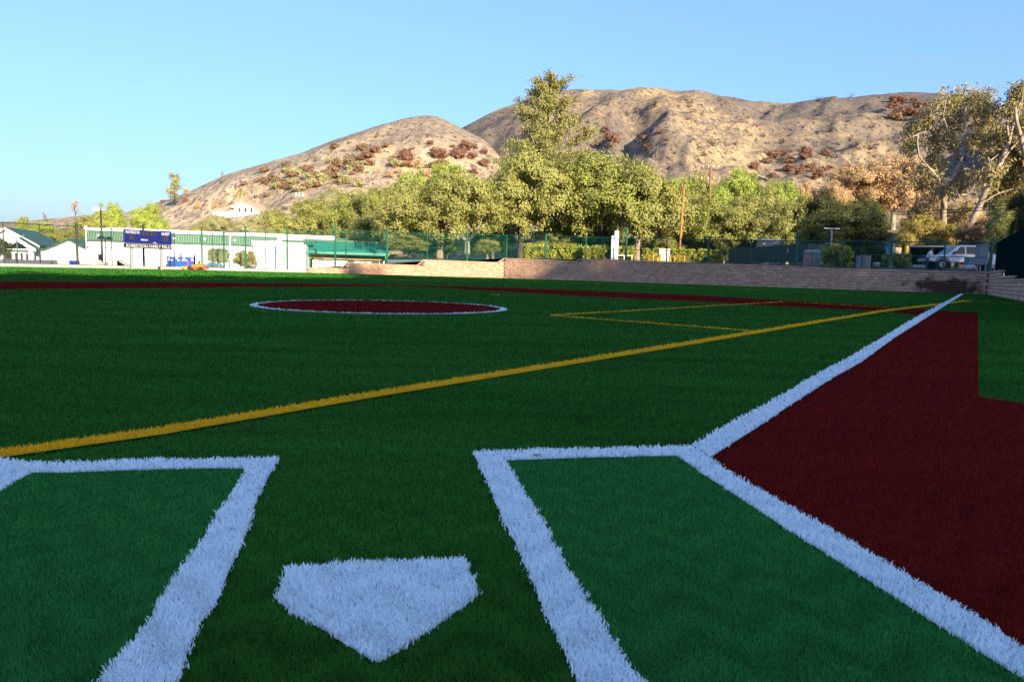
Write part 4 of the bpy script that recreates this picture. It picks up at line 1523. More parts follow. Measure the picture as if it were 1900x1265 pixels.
# palm in front of the hillside house
p = hill_find(hill_left, 447, 404)
root = thing("palm_tree", "thin tall palm in front of the white hillside house", "tree", (p.x, p.y, p.z - .2))
Hh = (404 - 358) * p.y / F
b = MB(); b.tube([(0, 0, -.2), (.1, 0, Hh * .5), (0, 0, Hh)], [.16, .13, .12], 8); b.build("trunk", M_bark, root, smooth=True)
for k in range(16):
    a = k * 2.4
    el = 0.7 - 1.3 * (k / 16)
    fr = MB()
    d = Vector((math.cos(a) * math.cos(el), math.sin(a) * math.cos(el), math.sin(el)))
    sd = Vector((-math.sin(a), math.cos(a), 0)) * .16
    prev_ = None
    vs, fs = [], []
    for j in range(5):
        q = Vector((0, 0, Hh)) + d * (.45 * j) + Vector((0, 0, -.07 * j * j))
        vs += [q - sd * (1 - .2 * j), q + Vector((0, 0, .05)), q + sd * (1 - .2 * j)]
        if j:
            o_ = (j - 1) * 3
            fs += [(o_, o_ + 1, o_ + 4, o_ + 3), (o_ + 1, o_ + 2, o_ + 5, o_ + 4)]
    fr.add(vs, fs)
    fr.build("frond", L_lime, root)

# ------------------------------------------------------------------ an added, unseen rise with trees behind the camera, shaped to shade the field
sh_dir = Vector((SDIR.x, SDIR.y, 0)).normalized()
sh_per = Vector((-sh_dir.y, sh_dir.x, 0))        # to the right when facing the sun ... along the ridge
V, nu, nv = [], 60, 24
us = np.linspace(-190, 190, nu)
for i, u in enumerate(us):
    for j in range(nv):
        s_ = j / (nv - 1)
        v = 50 + 95 * s_
        hgt = 30.0 * math.sin(math.pi * min(s_ * 1.0, 1)) ** 1.1 * (0.9 + .12 * math.sin(u * .05 + 1) + .06 * math.sin(u * .17))
        q = sh_dir * v + sh_per * u
        V.append((q.x, q.y, -0.5 + hgt))
idx = np.arange(nu * nv).reshape(nu, nv)
Fq = np.stack([idx[:-1, :-1], idx[:-1, 1:], idx[1:, 1:], idx[1:, :-1]], -1).reshape(-1, 4)
structure("shade_rise", fast_mesh("shade_rise", V, Fq, [M_soil], smooth=True))

# metres in front of the camera, along the light, where the shade ends on the grass, by place along the rise
EDGE_U = [-150, -8, 8, 14, 19, 21, 25, 26.5, 30, 34, 36, 45, 52, 60, 95, 180]
EDGE_V = [42, 44, 44, 52, 72, 90, 88, 68, 64, 71, 77, 75, 74, 75, 76, 76]
rng = np.random.default_rng(77)
cs = []
crest_v = 50 + 95 * 0.5
for u in np.arange(-150, 175, 2.2):
    for row_ in range(2):
        uu = u + rng.uniform(-1.2, 1.2)
        vv = crest_v + 6 * row_ - 3 + rng.uniform(-2, 2)
        zb = 30.0 * (0.9 + .12 * math.sin(uu * .05 + 1) + .06 * math.sin(uu * .17)) - 2.0
        ztop = (vv + np.interp(uu, EDGE_U, EDGE_V)) * math.tan(SUN_EL) + rng.normal(0, 0.5) - 0.3
        ztop = max(ztop, zb + 4)
        hh = ztop - zb
        q = sh_dir * vv + sh_per * uu
        wr = rng.uniform(1.6, 2.6)
        for _ in range(90):
            v_ = rng.normal(0, 1, 3); v_ /= np.linalg.norm(v_); v_ *= rng.uniform(.2, 1) ** .5
            cs.append((q.x + v_[0] * wr, q.y + v_[1] * wr, zb + hh * 0.5 + v_[2] * hh * 0.5))
cs = np.array(cs)
V_, F_ = cards(rng, cs, (.4, .4, .4), 45000, 1.2)
o = link("shade_trees", fast_mesh("shade_trees", V_, F_, [L_oak]))  # added trees out of view, tops shaped to the wanted shade edge
o["kind"] = "stuff"
# ------------------------------------------------------------------ school buildings on the left
def frame_from(pxa, Ya, pxb, Yb, z=yz):
    """origin and heading of a facade that runs from column pxa (depth Ya) to pxb (depth Yb)"""
    a = Vector((xz(pxa, Ya, z), Ya, z)); b = Vector((xz(pxb, Yb, z), Yb, z))
    d = b - a
    return a, d.length, math.atan2(d.y, d.x)

# long gym: facade along +x, its depth along +y
GA, GL, GR = frame_from(164, 92.0, 621, 100.0)
gym = thing("school_gym", "long white corrugated school hall with a ribbed green band under the roof", "building", GA, GR)
Hg = z_at(300, 428.5, 94.5) - yz
b = MB()
b.box2((0, 0, -0.3), (GL, 26, Hg))
x = 0.0
while x < GL - 0.1:
    b.box2((x, -0.035, 0.0), (x + 0.10, 0.0, Hg - 1.35))
    x += 0.61
b.build("wall", M_wallwhite, gym)
b = MB(); b.box2((-0.15, -0.18, Hg - 0.02), (GL + 0.1, 26.1, Hg + 0.13)); b.build("roof_edge", M_white, gym)
Lb = GL * (508 - 164) / (621 - 164.0)
zt, zb_ = Hg - 0.42, Hg - 1.42
def mansard(x0, x1, parent):
    b = MB()
    b.add([(x0, -0.10, zt), (x1, -0.10, zt), (x1, -0.42, zb_), (x0, -0.42, zb_), (x0, 0.0, zt), (x1, 0.0, zt), (x1, 0.0, zb_), (x0, 0.0, zb_)],
          [(0, 3, 2, 1), (0, 1, 5, 4), (3, 7, 6, 2), (0, 4, 7, 3), (1, 2, 6, 5)])
    b.box2((x0, -0.16, zt), (x1, 0.0, zt + 0.16))
    b.box2((x0, -0.47, zb_ - 0.16), (x1, 0.0, zb_))
    o = b.build("green_band", M_greenroof, parent)
    r = MB()
    n = int((x1 - x0) / 0.30)
    for i in range(n):
        xx = x0 + (i + 0.5) * (x1 - x0) / n
        r.add([(xx - .03, -0.20, zt), (xx + .03, -0.20, zt), (xx + .045, -0.52, zb_), (xx - .045, -0.52, zb_), (xx - .045, -0.1, zt), (xx + .045, -0.1, zt), (xx + .045, -0.42, zb_), (xx - .045, -0.42, zb_)],
              [(0, 3, 2, 1), (0, 1, 5, 4), (3, 7, 6, 2), (0, 4, 7, 3), (1, 2, 6, 5)])
    k = r.build("band_rib", mat("pale_green_rib", (0.14, 0.24, 0.17), 0.5), o)
    k["kind"] = "stuff"
mansard(0.05, Lb * 0.735, gym)
mansard(Lb * 0.745, Lb, gym)
for fx in (0.06, 0.44, 0.60, 0.76, 0.965):
    b = MB(); b.sphere((GL * fx * .76, -0.62, Hg - 0.95), (0.16, 0.14, 0.18), 8, 6); b.tube([(GL * fx * .76, -0.62, Hg - 0.95), (GL * fx * .76, -0.3, Hg - 0.75)], .03, 5)
    b.build("flood_light", M_white, gym)
# rear wing with the receding ribbed green end
wing = MB()
mg = MB()
x0 = GL + 0.02
n = 26
zt2, zb2 = Hg - 0.05, Hg - 1.75
Lw = 8.2
dy = 26.0 * 0.62
b = MB()
b.add([(x0, 0.3, -.3), (x0 + Lw, dy, -.3), (x0 + Lw, dy + 6, -.3), (x0, 20, -.3), (x0, 0.3, Hg - .1), (x0 + Lw, dy, Hg - .1), (x0 + Lw, dy + 6, Hg - .1), (x0, 20, Hg - .1)],
      [(0, 1, 5, 4), (1, 2, 6, 5), (2, 3, 7, 6), (3, 0, 4, 7), (4, 5, 6, 7)])
b.build("wing_wall", M_wallwhite, gym)
nw = Vector((dy - 0.3, -Lw, 0)).normalized()
def wp(t, o, z):
    return (x0 + Lw * t + nw.x * o, 0.3 + (dy - .3) * t + nw.y * o, z)
b = MB()
b.add([wp(0, .06, zt2), wp(1, .06, zt2), wp(1, .3, zb2), wp(0, .3, zb2), wp(0, 0, zt2), wp(1, 0, zt2), wp(1, 0, zb2), wp(0, 0, zb2)], [(0, 3, 2, 1), (0, 1, 5, 4), (3, 7, 6, 2), (0, 4, 7, 3), (1, 2, 6, 5)])
o = b.build("green_band", M_greenroof, gym)
r = MB()
for i in range(n):
    t0 = (i + .3) / n; t1 = (i + .62) / n
    r.add([wp(t0, .12, zt2), wp(t1, .12, zt2), wp(t1, .38, zb2), wp(t0, .38, zb2), wp(t0, .06, zt2), wp(t1, .06, zt2), wp(t1, .3, zb2), wp(t0, .3, zb2)], [(0, 3, 2, 1), (0, 1, 5, 4), (3, 7, 6, 2), (0, 4, 7, 3), (1, 2, 6, 5)])
k = r.build("band_rib", MATS["pale_green_rib"], o); k["kind"] = "stuff"

# low white annex in front of the gym, with the green canopy on its right
AA, AL, AR = frame_from(468, 90.0, 568, 91.0, 0.3)
annex = thing("school_annex", "plain white block with a stepped cap left of the green canopy", "building", AA, AR)
Ha = z_at(520, 449, 90.5) - 0.3
b = MB()
b.box2((0, 0, -.5), (AL, 3.0, Ha * 0.93))
b.box2((0, -0.02, Ha * .93), (AL - 0.35, 3.0, Ha))
b.add([(AL - 0.5, -0.06, Ha * .72), (AL + 0.12, -0.06, Ha * .60), (AL + 0.12, -0.06, Ha * .55), (AL - .5, -0.06, Ha * .55), (AL - 0.5, 0.0, Ha * .72), (AL + 0.12, 0.0, Ha * .60), (AL + 0.12, 0.0, Ha * .55), (AL - .5, 0.0, Ha * .55)],
      [(0, 3, 2, 1), (0, 1, 5, 4), (1, 2, 6, 5), (2, 3, 7, 6)])
b.build("wall", M_wallwhite, annex)
b = MB(); b.box2((-.05, -.06, Ha), (AL - .3, 3.0, Ha + .07)); b.build("cap", M_white, annex)
b = MB(); b.box2((AL * .55, -.3, Ha + .07), (AL + 1.2, 1.2, Ha + .28)); b.build("roof_edge", M_greenroof, annex)
b = MB(); b.sphere((0.1, -.2, Ha * .80), (.14, .14, .12), 8, 6); b.tube([(0.1, -.2, Ha * .8), (0.1, 0, Ha * .84)], .03, 5); b.build("wall_light", M_black, annex)

CA, CL, CRt = frame_from(566, 92.0, 722, 96.0, 0.3)
can = thing("green_canopy_building", "white building front under a sloping teal green metal canopy", "building", CA, CRt)
def cz(px, py, Y): return z_at(px, py, Y) - 0.3
zt_, zl_ = cz(640, 449, 94), cz(640, 467.5, 93)
M_teal = mat("teal_canopy", (0.026, 0.19, 0.14), 0.5, var=0.06, scale=1)
b = MB()
b.add([(0, 0, zl_), (CL, 0, zl_), (CL, 0, zl_ - .34), (0, 0, zl_ - .34), (0, 2.6, zt_), (CL, 2.6, zt_), (CL, 2.6, zl_ - .34), (0, 2.6, zl_ - .34)],
      [(0, 3, 2, 1), (0, 1, 5, 4), (3, 7, 6, 2), (0, 4, 7, 3), (1, 2, 6, 5)])
o = b.build("canopy", M_teal, can)
r = MB()
n = int(CL / .5)
for i in range(n + 1):
    xx = CL * i / n
    r.add([(xx - .02, -.01, zl_ + .05), (xx + .02, -.01, zl_ + .05), (xx + .02, 2.6, zt_ + .05), (xx - .02, 2.6, zt_ + .05), (xx - .02, -.01, zl_ - .01), (xx + .02, -.01, zl_ - .01), (xx + .02, 2.6, zt_ - .01), (xx - .02, 2.6, zt_ - .01)],
          [(0, 1, 2, 3), (0, 4, 5, 1), (1, 5, 6, 2), (3, 7, 4, 0)])
k = r.build("canopy_seam", M_teal, o); k["kind"] = "stuff"
b = MB(); b.box2((0, 2.45, zt_), (CL, 2.75, zt_ + .3)); b.build("roof_edge", M_greenroof, can)
b = MB(); b.box2((0, 2.6, -.6), (CL, 3.0, zl_ - .34)); b.build("wall", M_wallwhite, can)
M_soffit = mat("tan_beam", (0.40, 0.27, 0.15), 0.8)
b = MB(); b.box2((.4, 1.9, zl_ - .95), (CL - .2, 2.58, zl_ - .36)); b.build("beam", M_soffit, can)
for pxc, wd in ((576, 1.0), (655, .95), (702, 1.05)):
    t = CL * (pxc - 566) / 156.0
    b = MB(); b.box2((t - wd / 2, 2.52, -.4), (t + wd / 2, 2.6, 2.15)); d_ = b.build("door", M_greenroof if pxc < 700 else M_dark, can)
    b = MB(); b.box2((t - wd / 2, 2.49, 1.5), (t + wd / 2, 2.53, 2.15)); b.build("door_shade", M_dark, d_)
for t in (0.25, CL - .3):
    b = MB(); b.box2((t - .2, .3, -.6), (t + .2, .7, zl_ - .34)); b.build("column", M_teal, can)
b = MB()
zr = 0.95
b.tube([(1.5, -.6, zr), (9.0, -.6, zr)], .025, 6); b.tube([(1.5, -.6, zr * .55), (9.0, -.6, zr * .55)], .02, 6)
for i in range(6): b.tube([(1.5 + 1.5 * i, -.6, -.3), (1.5 + 1.5 * i, -.6, zr)], .025, 6)
tag(b.build("handrail", M_steel), "thin grey handrail in front of the canopy building", "handrail").matrix_world = Matrix.Translation(CA) @ Matrix.Rotation(CRt, 4, 'Z')

# gabled porch building on the far left
HA, HL, HR = frame_from(-22, 101, 82, 103.0)
house = thing("porch_building", "white gabled building with green roof and a dark glazed porch at the left edge", "building", HA, HR)
sc_ = 102.0 / F
def hx(px): return (px + 22) * HL / 104.0
def hz(py, px=40): return z_at(px, py, 102) - yz
b = MB()
ap = hx(14); ev_r = hx(79); ev_l = ap - (ev_r - ap)
b.prism([(ev_l + .5, -.3), (ev_r - .5, -.3), (ev_r - .5, hz(458)), (ap, hz(428)), (ev_l + .5, hz(458))], 0.0, 12)
b.build("wall", M_wallwhite, house)
def roof(parent, ap, apz, l, r_, evz, y0, y1, th=.18, m_=M_greenroof):
    b = MB()
    for e in (l, r_):
        b.add([(ap, y0, apz), (e, y0, evz), (e, y1, evz), (ap, y1, apz), (ap, y0, apz + th), (e, y0, evz + th), (e, y1, evz + th), (ap, y1, apz + th)],
              [(0, 1, 2, 3), (4, 7, 6, 5), (0, 4, 5, 1), (1, 5, 6, 2), (2, 6, 7, 3)])
    o = b.build("roof", m_, parent)
    b = MB()
    for e in (l, r_):
        b.add([(ap, y0 - .06, apz - .28), (e, y0 - .06, evz - .28), (e, y0 - .06, evz + .10), (ap, y0 - .06, apz + .10), (ap, y0, apz - .28), (e, y0, evz - .28), (e, y0, evz + .10), (ap, y0, apz + .10)],
              [(0, 1, 2, 3), (4, 7, 6, 5), (0, 4, 5, 1), (2, 6, 7, 3)])
    b.build("barge_board", M_white, o)
    return o
roof(house, ap, hz(424.5), ev_l, ev_r, hz(457), -.7, 12)
pa, pl_, pr = hx(47), hx(12), hx(74)
b = MB()
b.prism([(pl_, hz(470)), (pr, hz(470)), (pr, hz(461)), (pa, hz(446)), (pl_, hz(463))], -2.6, -2.2)
b.box2((pl_, -2.6, -.3), (pl_ + .45, -2.1, hz(461))); b.box2((pr - .62, -2.6, -.3), (pr, -2.1, hz(461)))
b.build("porch_wall", M_wallwhite, house)
roof(house, pa, hz(443), hx(6), hx(81), hz(463), -3.0, 0)
b = MB(); b.prism([(hx(23), hz(462)), (hx(65), hz(462)), (hx(62), hz(459)), (hx(46), hz(449))], -2.66, -2.61); o = b.build("gable_window", M_glass, house)
b = MB(); b.box2((hx(46) - .03, -2.70, hz(462)), (hx(46) + .03, -2.66, hz(450))); b.build("mullion", M_white, o)
b = MB(); b.box2((hx(22), -2.75, hz(468)), (hx(65), -2.6, hz(464))); b.build("green_fascia", M_greenroof, house)
b = MB(); b.box2((hx(22), -2.05, -.1), (hx(65), -1.95, hz(469))); b.build("porch_opening", M_dark, house)
for px in (37, 47, 57):
    b = MB(); b.box2((hx(px) - .16, -2.5, -.3), (hx(px) + .16, -2.2, hz(471))); b.build("column", M_white, house)
b = MB(); b.box2((hx(13), -.08, -.1), (hx(18), .02, hz(468))); b.build("door", M_dark, house)

# second, plain gable
H2A, H2L, H2R = frame_from(76, 99, 164, 97.5)
h2 = thing("gabled_annex", "plain white gable end with green eaves beside the long hall", "building", H2A, H2R)
def h2x(px): return (px - 76) * H2L / 88.0
def h2z(py): return z_at(120, py, 98) - yz
b = MB(); b.prism([(0, -.3), (H2L - .05, -.3), (H2L - .05, h2z(460)), (h2x(134), h2z(444)), (h2x(90), h2z(463)), (0, h2z(463))], 0, 10); b.build("wall", M_wallwhite, h2)
b = MB()
th = .22
for (x0_, z0_), (x1_, z1_) in (((h2x(134), h2z(442)), (h2x(88), h2z(462))), ((h2x(134), h2z(442)), (h2x(166), h2z(458.5))), ((h2x(88), h2z(462)), (0, h2z(462)))):
    b.add([(x0_, -.5, z0_), (x1_, -.5, z1_), (x1_, 10, z1_), (x0_, 10, z0_), (x0_, -.5, z0_ - th), (x1_, -.5, z1_ - th), (x1_, 10, z1_ - th), (x0_, 10, z0_ - th)],
          [(0, 1, 2, 3), (7, 6, 5, 4), (0, 4, 5, 1), (1, 5, 6, 2), (3, 7, 4, 0)])
b.build("roof", M_greenroof, h2)
b = MB(); b.box2((h2x(77), -.06, 0), (h2x(88), .0, h2z(470))); b.build("door", mat("pale_door", (.55, .55, .5), .6), h2)

# hillside house among the trees
p = hill_find(hill_left, 438, 404)
hh = thing("hillside_house", "white house with a low tan roof on the hillside among trees", "house", (p.x, p.y, p.z - .5), math.radians(-6))
s_ = p.y / F
wl, wr = -52 * s_, 46 * s_
H1 = 22 * s_ + .5
b = MB()
b.prism([(-4 * s_, 0), (wr, 0), (wr, H1 - 1.2), (12 * s_, H1 + .9), (-12 * s_, H1 - .7), (-4 * s_, H1 - .7)], 0, 9)
b.box2((wl, 1.5, 0), (-4 * s_ - .02, 9, H1 - 1.3))
b.build("wall", M_white, hh)
M_tan = mat("tan_roof_tile", (.46, .31, .20), .85, var=.15, scale=2)
b = MB()
for (x0_, z0_), (x1_, z1_) in (((12 * s_, H1 + 1.05), (wr + .5, H1 - 1.35)), ((12 * s_, H1 + 1.05), (-14 * s_, H1 - .75))):
    b.add([(x0_, -.5, z0_), (x1_, -.5, z1_), (x1_, 9.5, z1_), (x0_, 9.5, z0_), (x0_, -.5, z0_ - .2), (x1_, -.5, z1_ - .2), (x1_, 9.5, z1_ - .2), (x0_, 9.5, z0_ - .2)],
          [(0, 1, 2, 3), (7, 6, 5, 4), (0, 4, 5, 1), (1, 5, 6, 2), (3, 7, 4, 0)])
b.add([(wl - .4, 1.0, H1 - 1.35), (2 * s_, 1.0, H1 - 1.0), (8 * s_, 5.5, H1 + .9), (wl + 4, 5.5, H1 + .6), (wl - .4, 1.0, H1 - 1.55), (2 * s_, 1.0, H1 - 1.2)], [(0, 1, 2, 3), (0, 4, 5, 1), (0, 3, 4)])
b.build("roof", M_tan, hh)
b = MB(); b.box2((wl + 4.2, 4.5, H1 - 1.2), (wl + 5.0, 5.3, H1 + 1.0)); b.build("chimney", M_white, hh)
for k in range(3):
    xx = (4 + k * 12) * s_
    b = MB(); b.box2((xx, -.06, H1 * .45), (xx + 5 * s_, .02, H1 * .45 + 1.2)); f = b.build("window", M_white, hh)
    b = MB(); b.box2((xx + .1, -.09, H1 * .45 + .1), (xx + 5 * s_ - .1, -.06, H1 * .45 + 1.1)); b.build("pane", M_glass, f)

# ------------------------------------------------------------------ scoreboard
YA, YB = 70.0, 73.4
A = at(230, 459, YA); B = at(318, 463, YB)
dd = Vector((B.x - A.x, B.y - A.y, 0))
L_ = dd.length
sb = thing("scoreboard", "blue sports scoreboard over a dark name board on two grey posts", "scoreboard", (A.x, A.y, 0.0), math.atan2(dd.y, dd.x))
ztop = at(230, 425, YA).z; zbot = at(230, 459, YA).z; zmid = zbot + (ztop - zbot) * .245
M_blue = mat("scoreboard_blue", (0.005, 0.009, 0.10), 0.4, spec=0.2)
M_navy = mat("name_board", (0.008, 0.007, 0.012), 0.6, spec=0.1)
M_let = mat("white_lettering", (0.42, 0.42, 0.43), 0.6, spec=0.1)
M_lamp = mat("unlit_digit", (0.028, 0.026, 0.022), 0.5)
b = MB(); b.box2((0, -.12, zmid), (L_, .12, ztop)); b.build("board", M_blue, sb, bevel=.02)
b = MB(); b.box2((0, -.10, zbot), (L_, .10, zmid - .03)); nb = b.build("name_board", M_navy, sb)
hN = zmid - .03 - zbot
text("lettering", "ROBERTSON FAMILY FIELD", hN * .95, (L_ * .035, -.107, zbot + hN * .17), M_let, nb, L_ * .93, bold=.002)
hB = ztop - zmid
text("lettering", "PATRIOTS", hB * .29, (L_ * .03, -.127, zmid + hB * .70), M_let, sb, L_ * .28, bold=.004)
text("lettering", "GUEST", hB * .29, (L_ * .775, -.127, zmid + hB * .70), M_let, sb, L_ * .18, bold=.006)
text("lettering", "PERIOD", hB * .17, (L_ * .34, -.127, zmid + hB * .22), M_let, sb, L_ * .14, bold=.003)
text("lettering", "BALL", hB * .13, (L_ * .60, -.127, zmid + hB * .05), M_let, sb, L_ * .075, bold=.002)
SEG = [((-.5, 1), (.5, 1)), ((-.5, 0), (.5, 0)), ((-.5, -1), (.5, -1)), ((-.5, 1), (-.5, 0)), ((.5, 1), (.5, 0)), ((-.5, 0), (-.5, -1)), ((.5, 0), (.5, -1))]
def digit(cx, czz, hw, hh_):
    b = MB()
    for (x0_, z0_), (x1_, z1_) in SEG:
        a_, c_ = Vector((cx + x0_ * hw * 2, 0, czz + z0_ * hh_)), Vector((cx + x1_ * hw * 2, 0, czz + z1_ * hh_))
        t = .055
        b.box2((min(a_.x, c_.x) - t, -.135, min(a_.z, c_.z) - t), (max(a_.x, c_.x) + t, -.122, max(a_.z, c_.z) + t))
    b.build("digit", M_lamp, sb)
for fx in (.395, .475, .565, .645):
    digit(L_ * fx, zmid + hB * .78, .105, hB * .13)
for fx in (.13, .185, .83, .885):
    digit(L_ * fx, zmid + hB * .42, .085, hB * .12)
digit(L_ * .515, zmid + hB * .28, .06, hB * .075)
for px in (244.5, 299.5):
    t = L_ * (px - 230) / 88.0
    b = MB(); b.box2((t - .16, .0, 0.0), (t + .16, .22, zbot + .35)); b.build("post", mat("scoreboard_post_grey", (.20, .205, .21), .6), sb)
b = MB(); b.box2((L_ * .02, -.13, zmid - .03), (L_ * .98, -.05, zmid)); b.build("trim", M_steel, sb)

# blue notice board by the gym
A = at(310, 493, 89.5); B = at(363, 493, 91)
dd = Vector((B.x - A.x, B.y - A.y, 0))
L_ = dd.length
no = thing("notice_board", "bright blue notice board with white cards beside the scoreboard", "notice board", (A.x, A.y, yz), math.atan2(dd.y, dd.x))
zt = z_at(330, 471.5, 90) - yz
b = MB(); b.box2((0, 0, 0.05), (L_, .08, zt)); b.build("panel", mat("notice_blue", (.006, .055, .24), .5, spec=.1), no)
b = MB(); b.box2((0, -.03, zt), (L_, .1, zt + .07)); b.box2((L_ * .02, -.01, zt - .32), (L_ * .45, 0, zt - .10)); b.box2((L_ * .52, -.01, zt - .32), (L_ * .95, 0, zt - .10))
b.build("header_strip", M_white, no)
for fx, fz in ((.04, .62), (.3, .62), (.55, .62), (.84, .62), (.03, .48), (.13, .48), (.36, .47), (.52, .48), (.62, .47), (.85, .47)):
    b = MB(); b.box2((L_ * fx, -.015, zt * fz), (L_ * fx + .26, 0, zt * fz + .16)); b.build("card", M_let, no)

# ------------------------------------------------------------------ small things along the school front
def light_pole(px, py_top, py_base, Y, label):
    p = Vector((xz(px, Y, .3), Y, yz))
    t = thing("light_pole", label, "light pole", p)
    H = z_at(px, py_top, Y) - yz
    b = MB(); b.box((0, 0, .2), (.9, .9, .4)); b.build("base", M_concrete, t, bevel=.03)
    b = MB(); b.tube([(0, 0, .4), (0, 0, H)], [.12, .075], 10); b.build("pole", M_black, t, smooth=True)
    b = MB(); b.tube([(-.75, 0, H - .12), (.75, 0, H - .12)], .04, 6); b.build("arm", M_black, t)
    for s in (-1, 1):
        b = MB(); b.add([(s * .5 - .35, -.3, H - .2), (s * .5 + .35, -.3, H - .2), (s * .5 + .35, .3, H - .2), (s * .5 - .35, .3, H - .2), (s * .5 - .22, -.22, H + .14), (s * .5 + .22, -.22, H + .14), (s * .5 + .22, .22, H + .14), (s * .5 - .22, .22, H + .14)],
                        [(3, 2, 1, 0), (4, 5, 6, 7), (0, 1, 5, 4), (1, 2, 6, 5), (2, 3, 7, 6), (3, 0, 4, 7)])
        b.build("lamp_head", M_steel if s > 0 else M_white, t)
    b = MB(); b.box((-.18, -.16, .9), (.3, .2, .7)); b.build("control_box", M_black, t)
light_pole(190, 388, 494, 82, "tall black light pole with two lamp heads left of the scoreboard")
p = Vector((xz(33, 74, .3), 74, yz))
t = thing("lamp_post", "short lamp post with a white double head before the porch building", "lamp post", p)
H = z_at(33, 441, 74) - yz
b = MB(); b.tube([(0, 0, 0), (0, 0, H)], .06, 8); b.build("pole", mat("green_post_paint", (.05, .12, .1), .5), t)
b = MB(); b.tube([(-.75, 0, H + .3), (-.3, 0, H), (.3, 0, H), (.75, 0, H + .3)], .05, 6); b.build("arm", M_steel, t)
b = MB(); b.box((0, 0, H + .08), (.6, .3, .2)); b.build("lamp_head", M_white, t, bevel=.04)
p = Vector((xz(162, 93.5, 6), 93.5, yz))
b = MB(); zz = z_at(162, 423, 93.5); b.sphere((0, -.4, zz - yz), (.27, .27, .27), 12, 8); b.tube([(0, -.4, 0), (0, -.4, zz - yz)], .05, 6)
t = b.build("globe_lamp", M_white); t.location = p; tag(t, "white globe on a thin post at the left corner of the long hall", "lamp")
# low dark bench wall, bin, pipe rack, stair rail
A = Vector((xz(5, 70, .5), 70, yz)); B = Vector((xz(107, 78, .5), 78, yz))
dd = B - A
b = MB(); b.box2((0, 0, 0), (dd.length, .3, .36)); b.box2((-.02, -.04, .36), (dd.length + .02, .34, .44))
t = b.build("low_wall", mat("grey_painted_wall", (.17, .18, .21), .8, var=.1), None); t.location = A; t.rotation_euler = (0, 0, math.atan2(dd.y, dd.x)); tag(t, "low grey wall in front of the porch building", "low wall")
p = Vector((xz(138, 79, .5), 79, yz))
t = thing("blue_bin", "small blue bin at the foot of the thick fence post by the white gable", "bin", p)
b = MB(); b.add([(-.36, -.3, 0), (.36, -.3, 0), (.36, .3, 0), (-.36, .3, 0), (-.4, -.34, .4), (.4, -.34, .4), (.4, .34, .4), (-.4, .34, .4)], [(3, 2, 1, 0), (0, 1, 5, 4), (1, 2, 6, 5), (2, 3, 7, 6), (3, 0, 4, 7), (4, 5, 6, 7)]); b.build("body", mat("bin_blue", (.015, .04, .30), .4), t)
b = MB(); b.box((0, 0, .43), (.84, .72, .06)); b.build("lid", MATS["bin_blue"], t, bevel=.02)
p = Vector((xz(157, 84, .5), 84, yz))
b = MB(); b.tube([(-.7, 0, 0), (-.3, 0, .48), (-.1, 0, .55), (.5, 0, .5), (.6, 0, .3), (.6, 0, 0)], .05, 7); b.tube([(-.7, .5, 0), (-.3, .5, .48), (-.1, .5, .55), (.5, .5, .5), (.6, .5, .3), (.6, .5, 0)], .05, 7); b.tube([(.5, 0, .5), (.5, .5, .5)], .04, 6)
t = b.build("bike_rack", mat("brown_pipe", (.22, .17, .14), .5)); t.location = p; tag(t, "bent brown pipe rack against the white gable", "bike rack")
p = Vector((xz(201, 89, .5), 89, yz))
t = thing("stair_railing", "grey metal stair railing with horizontal bars against the white hall", "railing", p)
b = MB()
H = z_at(201, 478, 89) - yz
for k in range(7): b.tube([(0, 0, H * (k + .4) / 6.6), (.95, 0, H * (k + .4) / 6.6)], .022, 5)
b.tube([(0, 0, 0), (0, 0, H)], .03, 6); b.tube([(.95, 0, 0), (.95, 0, H)], .03, 6)
b.build("bars", M_steel, t)
b = MB()
b.tube([(.95, 0, H), (1.4, 0, H), (1.4, 0, H * .6), (.95, 0, H * .6)], .025, 6)
b.build("handrail", M_steel, t)
b = MB()
for k in range(4): b.box2((1.0, .1 - k * .0, 0), (1.35 + .3 * (3 - k), 1.0, .17 * (k + 1)))
b.build("steps", M_concrete, t)
b = MB()
for px0, px1, zz in ((195, 219, 475), (242, 270, 476), (302, 313, 477), (378, 392, 481)):
    a_ = at(px0, zz, 92.0); c_ = at(px1, zz + .4, 92.6)
    b.tube([a_, c_], .03, 5); b.tube([(a_.x, a_.y, yz), a_], .025, 5); b.tube([(c_.x, c_.y, yz), c_], .025, 5)
tag(b.build("wall_handrail", M_steel), "row of thin grey rails along the foot of the white hall", "handrail")

# orange field sweeper parked on the grass edge
p = Vector((xz(362, 78.3, .1), 78.3, 0.0))
M_or = mat("machine_orange", (.62, .17, .02), .4)
M_yel = mat("machine_yellow", (.60, .36, .02), .45)
M_red = mat("machine_red", (.40, .03, .02), .45)
t = thing("field_sweeper", "orange and yellow ride on turf sweeper parked below the blue notice board", "turf machine", p, math.radians(4))
b = MB(); b.box2((-1.35, -.4, .14), (1.35, .4, .30)); b.build("brush_deck", M_red, t, bevel=.03)
b = MB(); b.add([(-1.45, -.45, .10), (-.7, -.45, .10), (-.7, .45, .1), (-1.45, .45, .1), (-1.35, -.4, .32), (-.75, -.4, .4), (-.75, .4, .4), (-1.35, .4, .32)], [(3, 2, 1, 0), (4, 5, 6, 7), (0, 1, 5, 4), (1, 2, 6, 5), (2, 3, 7, 6), (3, 0, 4, 7)]); b.build("scoop", M_yel, t, bevel=.02)
b = MB(); b.box2((-.25, -.35, .30), (.95, .35, .58)); b.box2((.35, -.33, .58), (.95, .33, .74)); b.build("body", M_or, t, bevel=.05)
b = MB(); b.box2((.12, -.25, .58), (.42, .25, .66)); b.box2((.40, -.25, .58), (.50, .25, .98)); b.build("seat", M_black, t, bevel=.03)
